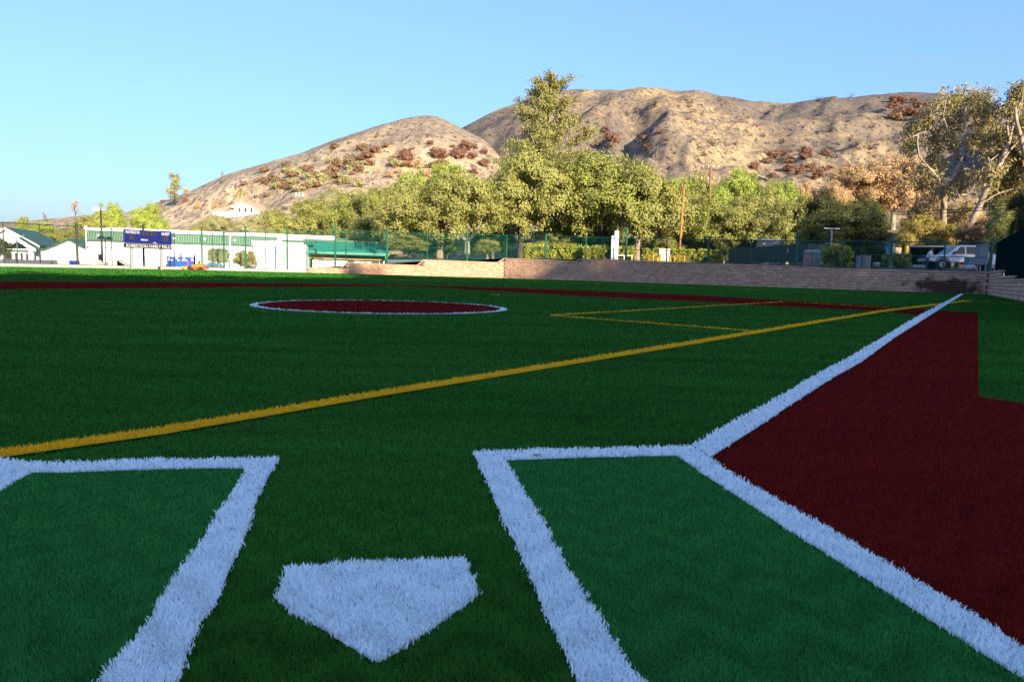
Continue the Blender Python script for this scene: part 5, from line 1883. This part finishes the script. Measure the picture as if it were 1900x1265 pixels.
b = MB(); b.tube([(-.80, 0, .35), (-.72, 0, 1.0)], .06, 8); b.tube([(-.25, 0, .55), (-.15, 0, .85)], .03, 6); b.build("mast", M_red, t)
b = MB(); b.tube([(-.28, -.14, .82), (-.02, -.14, .90), (-.02, .14, .90), (-.28, .14, .82), (-.28, -.14, .82)], .025, 6); b.build("steering_wheel", M_black, t)
for sx in (-.45, .75):
    for sy in (-.42, .42):
        b = MB(); b.tube([(sx, sy - .08, .2), (sx, sy + .08, .2)], .2, 14); b.build("wheel", M_rubber, t)
for sx in (-1.1, 0.2, 1.15):
    b = MB(); b.tube([(sx - .12, -.46, .13), (sx + .12, -.46, .13)], .12, 10); b.build("brush", mat("brush_bristle", (.25, .10, .04), .9), t)

# topiary and yellow shrub
p = Vector((xz(406, 89, .5), 89, yz))
t = thing("topiary", "shrub clipped to a green cube on a thin stem before the white hall", "topiary", p)
s_ = 89 / F
rng = np.random.default_rng(4)
cc = rng.uniform(-1, 1, (260, 3))
ax = rng.integers(0, 3, 260); cc[np.arange(260), ax] = np.sign(cc[np.arange(260), ax])
cc *= np.array([14 * s_, .9, 10 * s_]) * .92; cc[:, 2] += 23 * s_
V_, F_ = cards(rng, cc, (.10,) * 3, 3600, .17)
link("crown", fast_mesh("crown", V_, F_, [L_grey]), t)
b = MB(); b.tube([(0, 0, -.1), (0.03, 0, 14 * s_)], [.06, .05], 7); b.build("trunk", M_bark, t)
T("yellow_shrub", "loose yellow green shrub against the white wall beside a thick fence post", "shrub", 456, 465, 44, 87.5, L_yellow, "shrub", 3, zg=yz)

# ------------------------------------------------------------------ the lot behind the wall, middle
def on_lot(px, Y):
    x_ = xz(px, Y, 2.0)
    return Vector((x_, Y, lot_z(x_, Y)))
def hedge(label, pxa, pxb, py_top, Y, leaf, depth=1.2, seed=1, n=9000):
    a_ = on_lot(pxa, Y); c_ = on_lot(pxb, Y)
    L_ = (c_ - a_).length
    H = z_at((pxa + pxb) / 2, py_top, Y) - (a_.z + c_.z) / 2
    t = thing("hedge", label, "hedge", (a_ + c_) / 2, 0)
    rng = np.random.default_rng(seed)
    k = int(L_ * 26)
    cc = rng.uniform(-1, 1, (k, 3))
    ax = rng.integers(0, 3, k); cc[np.arange(k), ax] = np.sign(cc[np.arange(k), ax])
    cc *= np.array([L_ / 2, depth / 2, H / 2 * .95]); cc[:, 2] += H / 2
    V_, F_ = cards(rng, cc, (.13,) * 3, n, .2)
    link("foliage", fast_mesh("foliage", V_, F_, [leaf]), t)
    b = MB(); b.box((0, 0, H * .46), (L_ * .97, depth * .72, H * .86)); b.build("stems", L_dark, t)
    return t
hedge("clipped yellow green hedge right of the twin dark trunks", 976, 1078, 458, 83, L_lime, seed=1)
hedge("clipped yellow green hedge either side of the white post", 1086, 1172, 461, 81, L_lime, seed=2)
hedge("ragged yellow hedge behind the bollards", 1196, 1330, 466, 86, L_lime, seed=3, n=11000)
hedge("sun topped hedge in the shaded lot beside the grey tanks", 1535, 1570, 462, 62, L_lime, seed=4, n=4000)
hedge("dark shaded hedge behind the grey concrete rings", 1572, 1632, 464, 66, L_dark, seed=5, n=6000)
hedge("low dark hedge between the blue van and the open trailer", 1648, 1678, 477, 64, L_oak, seed=6, n=3000)

def copyable(root): return root
# bollards
def bollard(px, Y, py_top, label=None):
    p = on_lot(px, Y)
    H = z_at(px, py_top, Y) - p.z
    b = MB(); b.tube([(0, 0, -.2), (0, 0, H)], .115, 10); b.sphere((0, 0, H), (.115, .115, .07), 10, 5)
    o = b.build("bollard", mat("bollard_yellow", (.62, .36, .035), .5, var=.08, scale=5)); o.location = p
    return tag(o, label, "bollard", "yellow bollards round the utility cabinet")
for px, yt, lb in [(1203, 472, "leftmost yellow bollard, left of the pale utility cabinet"), (1211, 471, "second yellow bollard from the left of the pale cabinet"), (1219.5, 478, "short yellow bollard close to the left of the cabinet"), (1224, 472, "yellow bollard touching the left edge of the cabinet"),
                   (1243, 474, "yellow bollard touching the right edge of the cabinet"), (1251, 475, "yellow bollard between the cabinet and the red pole base"), (1260, 475, "yellow bollard at the foot of the red pole"), (1269, 475, "rightmost yellow bollard, right of the red pole")]:
    bollard(px, 76.0, yt, lb)
p = on_lot(1230.5, 79)
t = thing("utility_cabinet", "pale grey green utility cabinet among the yellow bollards", "utility cabinet", p)
H = z_at(1230, 463, 79) - p.z
M_cab = mat("pale_cabinet", (.50, .53, .45), .5, var=.05)
b = MB(); b.box((0, 0, H / 2), (1.22, .8, H)); b.build("body", M_cab, t, bevel=.02)
b = MB(); b.box((0, 0, H + .04), (1.3, .88, .08)); b.build("lid", M_cab, t, bevel=.02)
for s in (-1, 1):
    b = MB(); b.box((s * .3, -.41, H * .5), (.54, .03, H * .86)); b.build("door", M_cab, t, bevel=.01)
# white column
p = on_lot(1140, 79.5)
t = thing("white_post", "tall thick white post with a teal tip behind the fence", "post", p)
H = z_at(1141, 429, 79.5) - p.z
b = MB(); b.box((.12, 0, H / 2 - .1), (.44, .44, H + .2)); b.build("column", M_white, t, bevel=.02)
b = MB(); b.box((-.26, .12, H * .42), (.3, .3, H * .84)); b.build("side_column", M_white, t, bevel=.02)
b = MB(); b.tube([(.16, 0, H), (.16, 0, H + .3)], .07, 8); b.build("tip", M_teal, t)
b = MB(); 
a_ = on_lot(1143, 80); c_ = on_lot(1172, 80)
for zz in (.7,): b.tube([(a_.x, a_.y, a_.z + zz), (c_.x, c_.y, c_.z + zz)], .05, 6)
for k in range(3):
    q = a_.lerp(c_, k / 2); b.tube([(q.x, q.y, q.z - .1), (q.x, q.y, q.z + .7)], .05, 6)
tag(b.build("white_rail", M_white), "low white pipe rail beside the white post", "rail")

# poles and wires
def pole(label, bpx, bY, tpx, tpy, r, m_, arms=(), name="utility_pole", transformers=0):
    p = Vector((xz(bpx, bY, 2), bY, 0)); p.z = G(p.x, p.y) - .3
    top = at(tpx, tpy, bY)
    t = thing(name, label, "utility pole", p)
    d = top - p
    b = MB(); b.tube([(0, 0, 0), d * .5, d], [r, r * .85, r * .7], 9); b.build("pole", m_, t, smooth=True)
    for f, wd in arms:
        c_ = d * f
        b = MB(); b.box((c_.x, c_.y - .12, c_.z), (wd, .1, .13)); a_ = b.build("crossarm", m_, t)
        for k in range(4):
            x_ = c_.x - wd / 2 + wd * (k + .2) / 3.4
            b = MB(); b.tube([(x_, c_.y - .12, c_.z + .06), (x_, c_.y - .12, c_.z + .2), (x_, c_.y - .12, c_.z + .3)], [.03, .06, .04], 7); b.build("insulator", M_white, a_)
    for k in range(transformers):
        c_ = d * .80
        b = MB(); b.tube([(c_.x - .7 + k * .7, c_.y - .3, c_.z - .45), (c_.x - .7 + k * .7, c_.y - .3, c_.z + .45)], .27, 10); b.build("transformer", M_steel, t, smooth=False)
    return t, top
pole("weathered brown power pole with white insulators standing above the trees", 1313, 101, 1319, 309, .22, M_wood, [(.985, 2.4), (.87, 2.8)])
pole("thin orange brown pole leaning right among the oaks", 1259, 88, 1269.5, 344, .14, mat("orange_pole", (.34, .14, .055), .8, var=.2))
pole("power pole with two crossarms and grey transformers on the slope", 555, 150, 556, 347, .19, M_wood, [(.97, 2.7)], transformers=3)
p = on_lot(1541, 66)
t = thing("clothes_pole", "pale green T shaped pole before the dark street tree", "pole", p)
top = at(1543.5, 424, 66) - p
b = MB(); b.tube([(0, 0, -.2), top], [.085, .07], 8); b.build("pole", mat("pale_green_paint", (.30, .42, .36), .5), t)
b = MB(); b.box((top.x, top.y, top.z), (1.45, .1, .1)); b.build("crossarm", M_steel, t)
b = MB(); b.tube([(0, 0, -.2), at(1311, 347, 100.5) - Vector((xz(1311, 100.5, 2), 100.5, 2.4))], .07, 6)
def wire(label, pts_, Y0_, Y1_, r=.02, sag=0.6):
    a_ = at(*pts_[0], Y0_); c_ = at(*pts_[1], Y1_)
    P = []
    for k in range(17):
        s = k / 16
        q = a_.lerp(c_, s); q.z -= sag * 4 * s * (1 - s); P.append(q)
    b = MB(); b.tube(P, r, 5)
    return tag(b.build("power_line", M_cable), label, "power line")
wire("upper of two thin cables crossing low in front of the green oaks", ((1395, 398), (1645, 393)), 84, 78, .018, .25)
wire("lower of two thin cables crossing low in front of the green oaks", ((1395, 404.5), (1645, 397)), 84, 78, .018, .25)
wire("thick black cable in front of the eucalyptus trunks, upper", ((1640, 394), (1990, 366)), 78, 60, .03, .3)
wire("thick black cable in front of the eucalyptus trunks, lower", ((1640, 397.5), (1990, 371)), 78, 60, .035, .35)
wire("thin high cable crossing the eucalyptus crowns", ((1500, 303), (1990, 262)), 110, 80, .015, .9)
wire("second thin high cable crossing the eucalyptus crowns", ((1500, 306), (1990, 268)), 110, 80, .015, .9)

# dumpster enclosure screen
A = on_lot(1351, 82); B = on_lot(1497, 66)
dd = B - A
t = thing("dumpster_enclosure", "dark green screened enclosure in the shaded lot", "enclosure", A, math.atan2(dd.y, dd.x))
L_ = Vector((dd.x, dd.y, 0)).length
M_enc = mat("enclosure_green", (.012, .045, .045), .6, var=.15, scale=1)
H = z_at(1420, 460.5, 74) - on_lot(1420, 74).z
n = 7
for k in range(n):
    b = MB(); b.box2((L_ * k / n + .04, 0, .05), (L_ * (k + 1) / n - .04, .05, H)); b.build("screen_panel", M_enc, t)
for k in range(n + 1):
    b = MB(); b.tube([(L_ * k / n, .05, -.3), (L_ * k / n, .05, H + .06)], .04, 6); b.build("post", M_enc, t)
for x_ in (0, L_ - .06):
    b = MB(); b.box2((x_, .05, .05), (x_ + .06, 3.0, H)); b.build("side_screen", M_enc, t)
for fx in (.78,):
    b = MB(); b.box2((L_ * fx, -.02, H * .55), (L_ * fx + .2, 0, H * .80)); b.build("notice", M_let, t)
p = on_lot(1425, 80)
t = thing("grey_shed", "small pale grey shed roof showing above the dark green enclosure", "shed", p)
b = MB(); b.box((0, 0, 1.3), (2.2, 2, 2.6)); b.build("wall", M_steel, t); b = MB(); b.box((0, 0, 2.68), (2.5, 2.3, .12)); b.build("roof", M_white, t)
# low roofs far behind
p = Vector((xz(1448, 112, 3), 112, 0)); p.z = G(p.x, p.y) - .3
t = thing("far_house", "low house with a pink lit fascia glimpsed under the trees", "house", p)
b = MB(); b.box((0, 0, 2.6), (9, 5, 5.2)); b.build("wall", mat("tan_stucco", (.30, .20, .14), .9), t); b = MB(); b.prism([(-5, 5.2), (5, 5.2), (4.2, 6.2), (-4.2, 6.2)], -3, 3); b.build("roof", mat("pink_fascia", (.52, .38, .33), .8), t)
# grey green tanks
for px, lb, cl in ((1499, "reddish tank between the dark enclosure and the green tank", (.30, .20, .18)), (1511, "pale green tank, right one of the pair by the small bright tree", (.24, .32, .27))):
    p = on_lot(px, 64)
    H = z_at(px, 463, 64) - p.z
    t = thing("water_tank", lb, "tank", p, group=None)
    m_ = mat("tank_paint_%d" % px, cl, .5, var=.25, scale=2)
    b = MB(); b.tube([(0, 0, 0), (0, 0, H * .92)], .42, 14); b.build("body", m_, t, smooth=False)
    b = MB(); b.sphere((0, 0, H * .92), (.42, .42, .1), 14, 6); b.build("lid", M_steel, t)
# concrete rings
M_pipe = mat("ring_concrete", (.24, .22, .20), .9, var=.15, scale=3)
def ring(px, Y, py_top, wpx, label, lying=False, m_=M_pipe):
    p = on_lot(px, Y)
    r = wpx * Y / F / 2
    H = z_at(px, py_top, Y) - p.z
    b = MB()
    n = 20
    for (r0, r1, z0_, z1_) in ((r, r, 0, H), (r * .82, r * .82, H, 0)):
        vs = [(math.cos(2 * math.pi * k / n) * r0, math.sin(2 * math.pi * k / n) * r0, z0_) for k in range(n)] + [(math.cos(2 * math.pi * k / n) * r1, math.sin(2 * math.pi * k / n) * r1, z1_) for k in range(n)]
        b.add(vs, [(k, (k + 1) % n, n + (k + 1) % n, n + k) for k in range(n)])
    for z_ in (0, H):
        vs = [(math.cos(2 * math.pi * k / n) * r, math.sin(2 * math.pi * k / n) * r, z_) for k in range(n)] + [(math.cos(2 * math.pi * k / n) * r * .82, math.sin(2 * math.pi * k / n) * r * .82, z_) for k in range(n)]
        b.add(vs, [(k, (k + 1) % n, n + (k + 1) % n, n + k) for k in range(n)])
    o = b.build("concrete_ring", m_)
    o.location = p
    if lying:
        o.rotation_euler = (math.pi / 2, 0, math.radians(65)); o.location = p + Vector((0, 0, r))
    return tag(o, label, "concrete ring", "concrete rings in the lot")
ring(1592.5, 59, 474.5, 9, "narrow blue grey concrete ring, left of the wide one", m_=mat("blue_grey_pipe", (.16, .20, .23), .7))
ring(1606, 59, 473.5, 17, "wide upright grey concrete ring in front of the dark hedge")
ring(1620, 59.6, 487, 12, "grey concrete ring lying on its side", True)

# blue van behind the post
p = on_lot(1638, 72)
t = thing("blue_van", "light blue van half hidden by the dark street tree and fence post", "van", p, math.radians(60))
M_van = mat("van_blue", (.10, .40, .55), .3, spec=.5)
b = MB(); b.prism([(-2.3, .45), (2.3, .45), (2.35, 1.1), (1.6, 1.3), (1.15, 2.1), (-2.2, 2.15), (-2.35, 1.0)], -.95, .95); b.build("body", M_van, t, bevel=.08)
b = MB(); b.prism([(1.12, 1.35), (1.5, 1.35), (1.12, 1.98), (.3, 1.98), (.3, 1.35)], -.97, .97); b.box2((-2.0, -.97, 1.4), (.1, .97, 1.95)); b.build("window", M_glass, t)
for sx in (-1.45, 1.45):
    for sy in (-.9, .9):
        b = MB(); b.tube([(sx, sy - .11, .36), (sx, sy + .11, .36)], .36, 16); b.build("wheel", M_rubber, t)
p = on_lot(1672, 84)
t = thing("playground_tower", "small yellow and tan play structure behind the low hedge", "play structure", p)
b = MB(); b.box((-.9, 0, 1.2), (1.0, .9, 2.4)); b.build("tower", mat("tan_panel", (.5, .36, .25), .7), t); b = MB(); b.tube([(.5, 0, 0), (.5, 0, 2.6)], .28, 10); b.build("slide", M_yel, t)

# open cargo trailer
p = on_lot(1719, 70)
tr = thing("cargo_trailer", "white enclosed cargo trailer with its rear open and ramp down", "trailer", p, math.radians(-34))
s_ = 70 / F
W_, H_, Ltr = 3.3, 1.75, 6.0
z0_ = .30
M_trailer = mat("trailer_white", (.70, .71, .72), .4)
M_inside = mat("trailer_inside", (.06, .018, .014), .8)
# local: opening faces -y, body goes to +y
b = MB()
for a_, c_ in (((-W_ / 2, 0, z0_), (-W_ / 2 + .06, Ltr, z0_ + H_)), ((W_ / 2 - .06, 0, z0_), (W_ / 2, Ltr, z0_ + H_)), ((-W_ / 2, 0, z0_ + H_), (W_ / 2, Ltr, z0_ + H_ + .08)), ((-W_ / 2, Ltr - .06, z0_), (W_ / 2, Ltr, z0_ + H_))):
    b.box2(a_, c_)
b.build("body", M_trailer, tr)
b = MB(); b.box2((-W_ / 2, 0, z0_ - .12), (W_ / 2, Ltr, z0_ - .003)); b.build("floor", M_black, tr)
b = MB(); b.box2((-W_ / 2 + .062, .05, z0_), (-W_ / 2 + .09, Ltr - .07, z0_ + H_ - .01)); b.box2((-W_ / 2 + .09, Ltr - .12, z0_), (W_ / 2 - .07, Ltr - .07, z0_ + H_ - .01)); b.build("lining", M_inside, tr)
b = MB(); b.box2((-W_ / 2 - .02, -.06, z0_), (-W_ / 2 + .1, .0, z0_ + H_ + .08)); b.box2((W_ / 2 - .1, -.06, z0_), (W_ / 2 + .02, 0, z0_ + H_ + .08)); b.box2((-W_ / 2 + .1, -.06, z0_ + H_ - .05), (W_ / 2 - .1, 0, z0_ + H_ + .08)); b.build("door_frame", M_steel, tr)
b = MB(); b.add([(-W_ / 2 + .1, -.06, z0_ - .02), (W_ / 2 - .1, -.06, z0_ - .02), (W_ / 2 - .1, -1.9, .06), (-W_ / 2 + .1, -1.9, .06), (-W_ / 2 + .1, -.06, z0_ - .1), (W_ / 2 - .1, -.06, z0_ - .1), (W_ / 2 - .1, -1.9, 0.0), (-W_ / 2 + .1, -1.9, 0.0)],
                [(0, 3, 2, 1), (4, 5, 6, 7), (0, 4, 7, 3), (1, 2, 6, 5), (2, 3, 7, 6)]); b.build("ramp", M_concrete, tr)
for sy in (2.2, 3.1):
    for sx in (-1, 1):
        b = MB(); b.tube([(sx * (W_ / 2 + .02), sy, .32), (sx * (W_ / 2 + .2), sy, .32)], .32, 16); b.build("wheel", M_rubber, tr)
b = MB(); b.box2((-.5, 1.2, z0_), (.4, 2.0, z0_ + .7)); o = b.build("storage_box", mat("teal_bin", (.03, .09, .10), .5)); o.matrix_world = Matrix.Translation(p) @ Matrix.Rotation(math.radians(-34), 4, 'Z'); tag(o, "dark teal box inside the open trailer", "box")

# white pickup
p = on_lot(1784, 58)
pk = thing("pickup_truck", "white lifted crew cab pickup parked side on in the shaded lot", "pickup truck", p, math.radians(-164) + math.pi + math.radians(0))
pk.rotation_euler = (0, 0, math.radians(-6))
M_truck = mat("truck_white", (.74, .75, .77), .25, spec=.6)
# local: nose towards -x
b = MB()
low, hood, bedz, roofz = .62, 1.22, 1.26, 1.98
prof_ = [(-2.95, low + .08), (-2.95, 1.02), (-2.85, 1.14), (-1.55, hood + .04), (-.80, roofz - .06), (-.55, roofz), (.95, roofz), (1.20, roofz - .08), (1.32, bedz + .02), (3.05, bedz + .0), (3.05, low + .1), (2.6, low), (-2.6, low)]
lower = [(-2.95, low + .08), (-2.95, 1.00), (-2.85, 1.12), (-1.5, hood), (1.3, bedz), (3.05, bedz), (3.05, low + .1), (2.6, low), (-2.6, low)]
b.prism(lower, -.98, .98)
b.build("body", M_truck, pk, bevel=.06)
b = MB()
cabp = [(-1.62, hood - .02), (-.78, roofz - .05), (-.52, roofz), (.95, roofz), (1.16, roofz - .07), (1.30, hood)]
n = len(cabp)
vs = [(x_, -.96 + .14 * max(0, (z_ - hood) / (roofz - hood)), z_) for x_, z_ in cabp] + [(x_, .96 - .14 * max(0, (z_ - hood) / (roofz - hood)), z_) for x_, z_ in cabp]
b.add(vs, [tuple(range(n)), tuple(reversed(range(n, 2 * n)))] + [(k, k + n, (k + 1) % n + n, (k + 1) % n) for k in range(n)])
b.build("cab", M_truck, pk, bevel=.05)
def side_y(z_): return .96 - .14 * (z_ - hood) / (roofz - hood) + .012
for sgn in (-1, 1):
    for quad in ([(-1.12, hood + .06), (-.30, hood + .06), (-.30, roofz - .12), (-.62, roofz - .12)], [(-.18, hood + .06), (.72, hood + .06), (.66, roofz - .12), (-.18, roofz - .12)]):
        b = MB()
        vs = [(x_, sgn * side_y(z_), z_) for x_, z_ in quad] + [(x_, sgn * (side_y(z_) - .03), z_) for x_, z_ in quad]
        b.add(vs, [(0, 1, 2, 3) if sgn < 0 else (3, 2, 1, 0), (0, 4, 5, 1), (1, 5, 6, 2), (2, 6, 7, 3), (3, 7, 4, 0)])
        b.build("side_window", M_glass, pk)
    for xx in (-.28, .74):
        b = MB(); b.box((xx, sgn * .985, .98), (.16, .03, .05)); b.build("door_handle", M_black, pk)
    b = MB(); b.box((-1.15, sgn * 1.10, hood + .14), (.10, .22, .24)); b.build("mirror", M_black, pk, bevel=.03)
    for xx in (-1.95, 1.85):
        b = MB(); b.tube([(xx, sgn * .72, .44), (xx, sgn * 1.0, .44)], .44, 20); w_ = b.build("wheel", M_rubber, pk)
        b = MB(); b.tube([(xx, sgn * .985, .44), (xx, sgn * 1.012, .44)], .24, 14); b.build("rim", M_steel, w_)
        b = MB(); ring_ = [(xx + math.cos(a_) * .56, sgn * .985, .44 + math.sin(a_) * .54) for a_ in np.linspace(0, math.pi, 12)]; b.tube(ring_, .05, 6); b.build("wheel_arch", M_black, pk)
    b = MB(); b.box((-2.93, sgn * .72, .98), (.08, .34, .18)); b.build("headlight", M_glass, pk, bevel=.02)
b = MB()
yy = .80
b.add([(-1.56, -yy, hood + .06), (-1.56, yy, hood + .06), (-.84, .78, roofz - .10), (-.84, -.78, roofz - .10)], [(0, 3, 2, 1)])
vs = [(-1.585, -yy, hood + .05), (-1.585, yy, hood + .05), (-.82, .74, roofz - .09), (-.82, -.74, roofz - .09)]
nrm_ = Vector((-.6, 0, .72)).normalized() * .02
b = MB(); b.add([Vector(v) + nrm_ for v in vs] + [Vector(v) - nrm_ * 2 for v in vs], [(0, 3, 2, 1), (0, 1, 5, 4), (1, 2, 6, 5), (2, 3, 7, 6), (3, 0, 4, 7)]); b.build("windscreen", M_glass, pk)
b = MB(); b.box((-2.98, 0, .74), (.16, 1.9, .22)); b.build("front_bumper", M_steel, pk, bevel=.03)
b = MB(); b.box((-2.97, 0, 1.0), (.04, 1.0, .2)); b.build("grille", M_black, pk)
b = MB(); b.box((3.10, 0, .72), (.14, 1.8, .18)); b.build("rear_bumper", M_steel, pk, bevel=.03)
b = MB(); b.box2((1.45, -.85, bedz - .01), (2.95, .85, bedz + .012)); b.build("bed", M_black, pk)
b = MB(); b.sphere((1.9, .1, bedz + .1), (.3, .35, .16), 10, 6); o = b.build("tool_bag", M_white); o.matrix_world = pk.matrix_basis.copy(); tag(o, "white bundle lying in the pickup bed", "bundle")

# white cargo trailer top behind and small flatbed
p = on_lot(1836, 61)
t = thing("boat_trailer", "low white covered boat trailer behind the grey electrical cabinet", "trailer", p, math.radians(10))
b = MB(); b.prism([(-1.9, .65), (1.9, .65), (1.9, 1.3), (1.3, 1.42), (-1.5, 1.3)], -.9, .9); b.build("cover", M_truck, t, bevel=.08)
b = MB(); b.box2((-2.1, -.8, .45), (2.1, .8, .58)); b.build("chassis", M_black, t)
for sy in (-.9, .9):
    b = MB(); b.tube([(.2, sy - .1, .32), (.2, sy + .1, .32)], .32, 14); b.build("wheel", M_rubber, t)
for xx in (-.9, -.2):
    b = MB(); b.sphere((xx, -.92, 1.0), (.14, .03, .08), 8, 6); b.build("vent", M_black, t)
# electrical cabinet
p = on_lot(1817, 52.2)
t = thing("electrical_cabinet", "blue grey L shaped electrical cabinet on legs at the wall corner", "electrical cabinet", p)
s_ = 52.2 / F
M_el = mat("cabinet_blue_grey", (.17, .21, .25), .5, var=.06)
zc = 490.5; 
def lz(py): return z_at(1817, py, 52.2) - p.z
b = MB(); b.box2((-21 * s_, 0, lz(491)), (15 * s_, .5, lz(477))); b.build("lower_box", M_el, t, bevel=.02)
b = MB(); b.box2((-2 * s_, 0.02, lz(477) + .003), (15 * s_, .48, lz(455))); b.build("upper_box", M_el, t, bevel=.02)
b = MB(); b.box2((-3 * s_, -.03, lz(455) + .003), (16 * s_, .53, lz(453.5))); b.build("lid", M_el, t)
for xx in (-19, -3, 3, 13):
    b = MB(); b.box2((xx * s_, .1, -.1), (xx * s_ + .07, .17, lz(491) - .003)); b.build("leg", M_steel, t)
p = on_lot(1801, 51.0)
b = MB(); b.sphere((0, 0, .30), (.36, .26, .30), 14, 8); b.tube([(-.1, 0, .55), (-.1, 0, .72)], .05, 6)
o = b.build("pump_tank", M_steel, smooth=True); o.location = p; tag(o, "small round grey pump tank below the electrical cabinet", "tank")
for px, lb in ((1846, "white panel standing right of the electrical cabinet"),):
    p = on_lot(px, 54)
    t = thing("equipment_board", lb, "board", p)
    b = MB(); b.box((0, 0, .85), (.5, .06, .55)); b.build("panel", M_white, t); b = MB(); b.box((0, .05, .3), (.06, .05, .62)); b.build("leg", M_steel, t)

# ------------------------------------------------------------------ two men by the pickup
def person(label, px, Y, H, shirt, trousers, bend, face, seed, arm_up):
    p = on_lot(px, Y)
    root = thing("person", label, "person", p, face)
    k = H / 1.78
    # local: faces -y ; x to the figure's side
    J = {}
    hipz = .93
    def bn(y, z):        # bend the upper body forward about the hip
        c_, s_2 = math.cos(bend), math.sin(bend)
        dz = z - hipz
        return (-(y * 0) - dz * s_2 + y * c_, hipz + dz * c_ + y * s_2 * 0)
    verts, edges, rad = [], [], []
    def vtx(x_, y_, z_, r):
        verts.append((x_ * k, y_ * k, z_ * k)); rad.append(r * k); return len(verts) - 1
    def up(x_, y_, z_, r):
        yy, zz = bn(y_, z_); return vtx(x_, yy, zz, r)
    pel = vtx(0, 0, hipz, .155)
    wst = up(0, 0, 1.10, .135); chs = up(0, 0, 1.32, .165); nb_ = up(0, .0, 1.46, .075); nk = up(0, -.01, 1.54, .055); hd = up(0, -.02, 1.64, .10); ht = up(0, -.015, 1.735, .075)
    edges += [(pel, wst), (wst, chs), (chs, nb_), (nb_, nk), (nk, hd), (hd, ht)]
    for s in (-1, 1):
        hp = vtx(.10 * s, 0, .86, .105); kn = vtx(.12 * s, -.05, .48, .07); an = vtx(.12 * s, .03, .10, .05); to = vtx(.13 * s, -.13, .04, .042)
        edges += [(pel, hp), (hp, kn), (kn, an), (an, to)]
        sh = up(.19 * s, 0, 1.40, .072)
        a = arm_up
        el = up(.25 * s, -.10 * a, 1.14, .048); wr_ = up(.22 * s, -.34 * a, 1.06, .036); hnd = up(.21 * s, -.42 * a, 1.03, .042); fg = up(.20 * s, -.50 * a, 1.00, .022)
        edges += [(chs, sh), (sh, el), (el, wr_), (wr_, hnd), (hnd, fg)]
    me = bpy.data.meshes.new("body")
    me.from_pydata(verts, edges, [])
    o = link("body", me, root)
    for m_ in (mat("skin", (.36, .21, .14), .6), shirt, trousers, M_black, mat("dark_hair", (.02, .015, .012), .8)):
        me.materials.append(m_)
    sk = o.modifiers.new("skin", 'SKIN')
    for i, r in enumerate(rad):
        me.skin_vertices[0].data[i].radius = (r, r)
    me.skin_vertices[0].data[0].use_root = True
    ss = o.modifiers.new("sub", 'SUBSURF'); ss.levels = 2; ss.render_levels = 2
    dg = bpy.context.evaluated_depsgraph_get()
    ev = bpy.data.meshes.new_from_object(o.evaluated_get(dg))
    o.modifiers.clear()
    o.data = ev
    ev.materials.clear()
    for m_ in (MATS["skin"], shirt, trousers, M_black, MATS["dark_hair"]):
        ev.materials.append(m_)
    hz_ = Vector(verts[hd]); sh_z = [Vector(verts[nb_])]
    for f in ev.polygons:
        c_ = f.center / k
        f.use_smooth = True
        # undo the bend to find the zone
        dz = c_.z - hipz
        t_ = math.hypot(c_.y, dz) if dz > 0 else dz
        if c_.z < .09: mi = 3
        elif c_.z < hipz + .02 and not (abs(c_.x) > .19): mi = 2
        else:
            along = -c_.y * math.sin(bend) + dz * math.cos(bend)
            if along > .72: mi = 4
            elif along > .56: mi = 0
            elif along > .16 and True: mi = 1
            else: mi = 1 if abs(c_.x) < .17 and along > 0.02 else (0 if abs(c_.x) > .17 else 2)
        f.material_index = mi
    # face: nose, eyes, ears
    b = MB()
    hc = Vector(verts[hd]) ; fwd = Vector((0, -math.cos(bend), -math.sin(bend))); upv = Vector((0, -math.sin(bend), math.cos(bend)))
    nose = hc + fwd * .105 * k
    b.sphere(nose, (.016 * k, .022 * k, .022 * k), 6, 5)
    for s in (-1, 1):
        b.sphere(hc + Vector((s * .095 * k, 0, 0)), (.014 * k, .022 * k, .03 * k), 6, 5)
    b.build("nose_and_ears", MATS["skin"], o)
    b = MB()
    for s in (-1, 1):
        b.sphere(hc + fwd * .092 * k + upv * .03 * k + Vector((s * .035 * k, 0, 0)), .012 * k, 6, 5)
    b.build("eyes", M_black, o)
    return root
M_tee = mat("white_cotton", (.72, .74, .78), .8)
M_jean = mat("blue_denim", (.035, .05, .085), .85)
person("person in a white t-shirt and dark jeans leaning towards the pickup's hood", 1719, 57.5, 1.78, M_tee, M_jean, .35, math.radians(70), 1, 1.0)
person("person standing behind the leaning one, in a pale shirt by the trailer", 1724.5, 59.2, 1.80, mat("pale_blue_cotton", (.45, .52, .62), .8), M_black, .12, math.radians(40), 2, .7)

# one fallen leaf on the turf
for px, py, rz_, lb in ((996, 853, .4, "small yellow fallen leaf on the white front line of the right box"),):
    q = gnd(px, py)
    b = MB()
    b.add([(-.022, 0, .004), (-.006, -.011, .0), (.022, 0, .006), (-.004, .012, .001), (0, 0, .0025)], [(0, 1, 4), (1, 2, 4), (2, 3, 4), (3, 0, 4)])
    o = b.build("fallen_leaf", L_yellow)
    o.location = q + Vector((0, 0, .018)); o.rotation_euler = (.15, .1, rz_)
    tag(o, lb, "leaf")
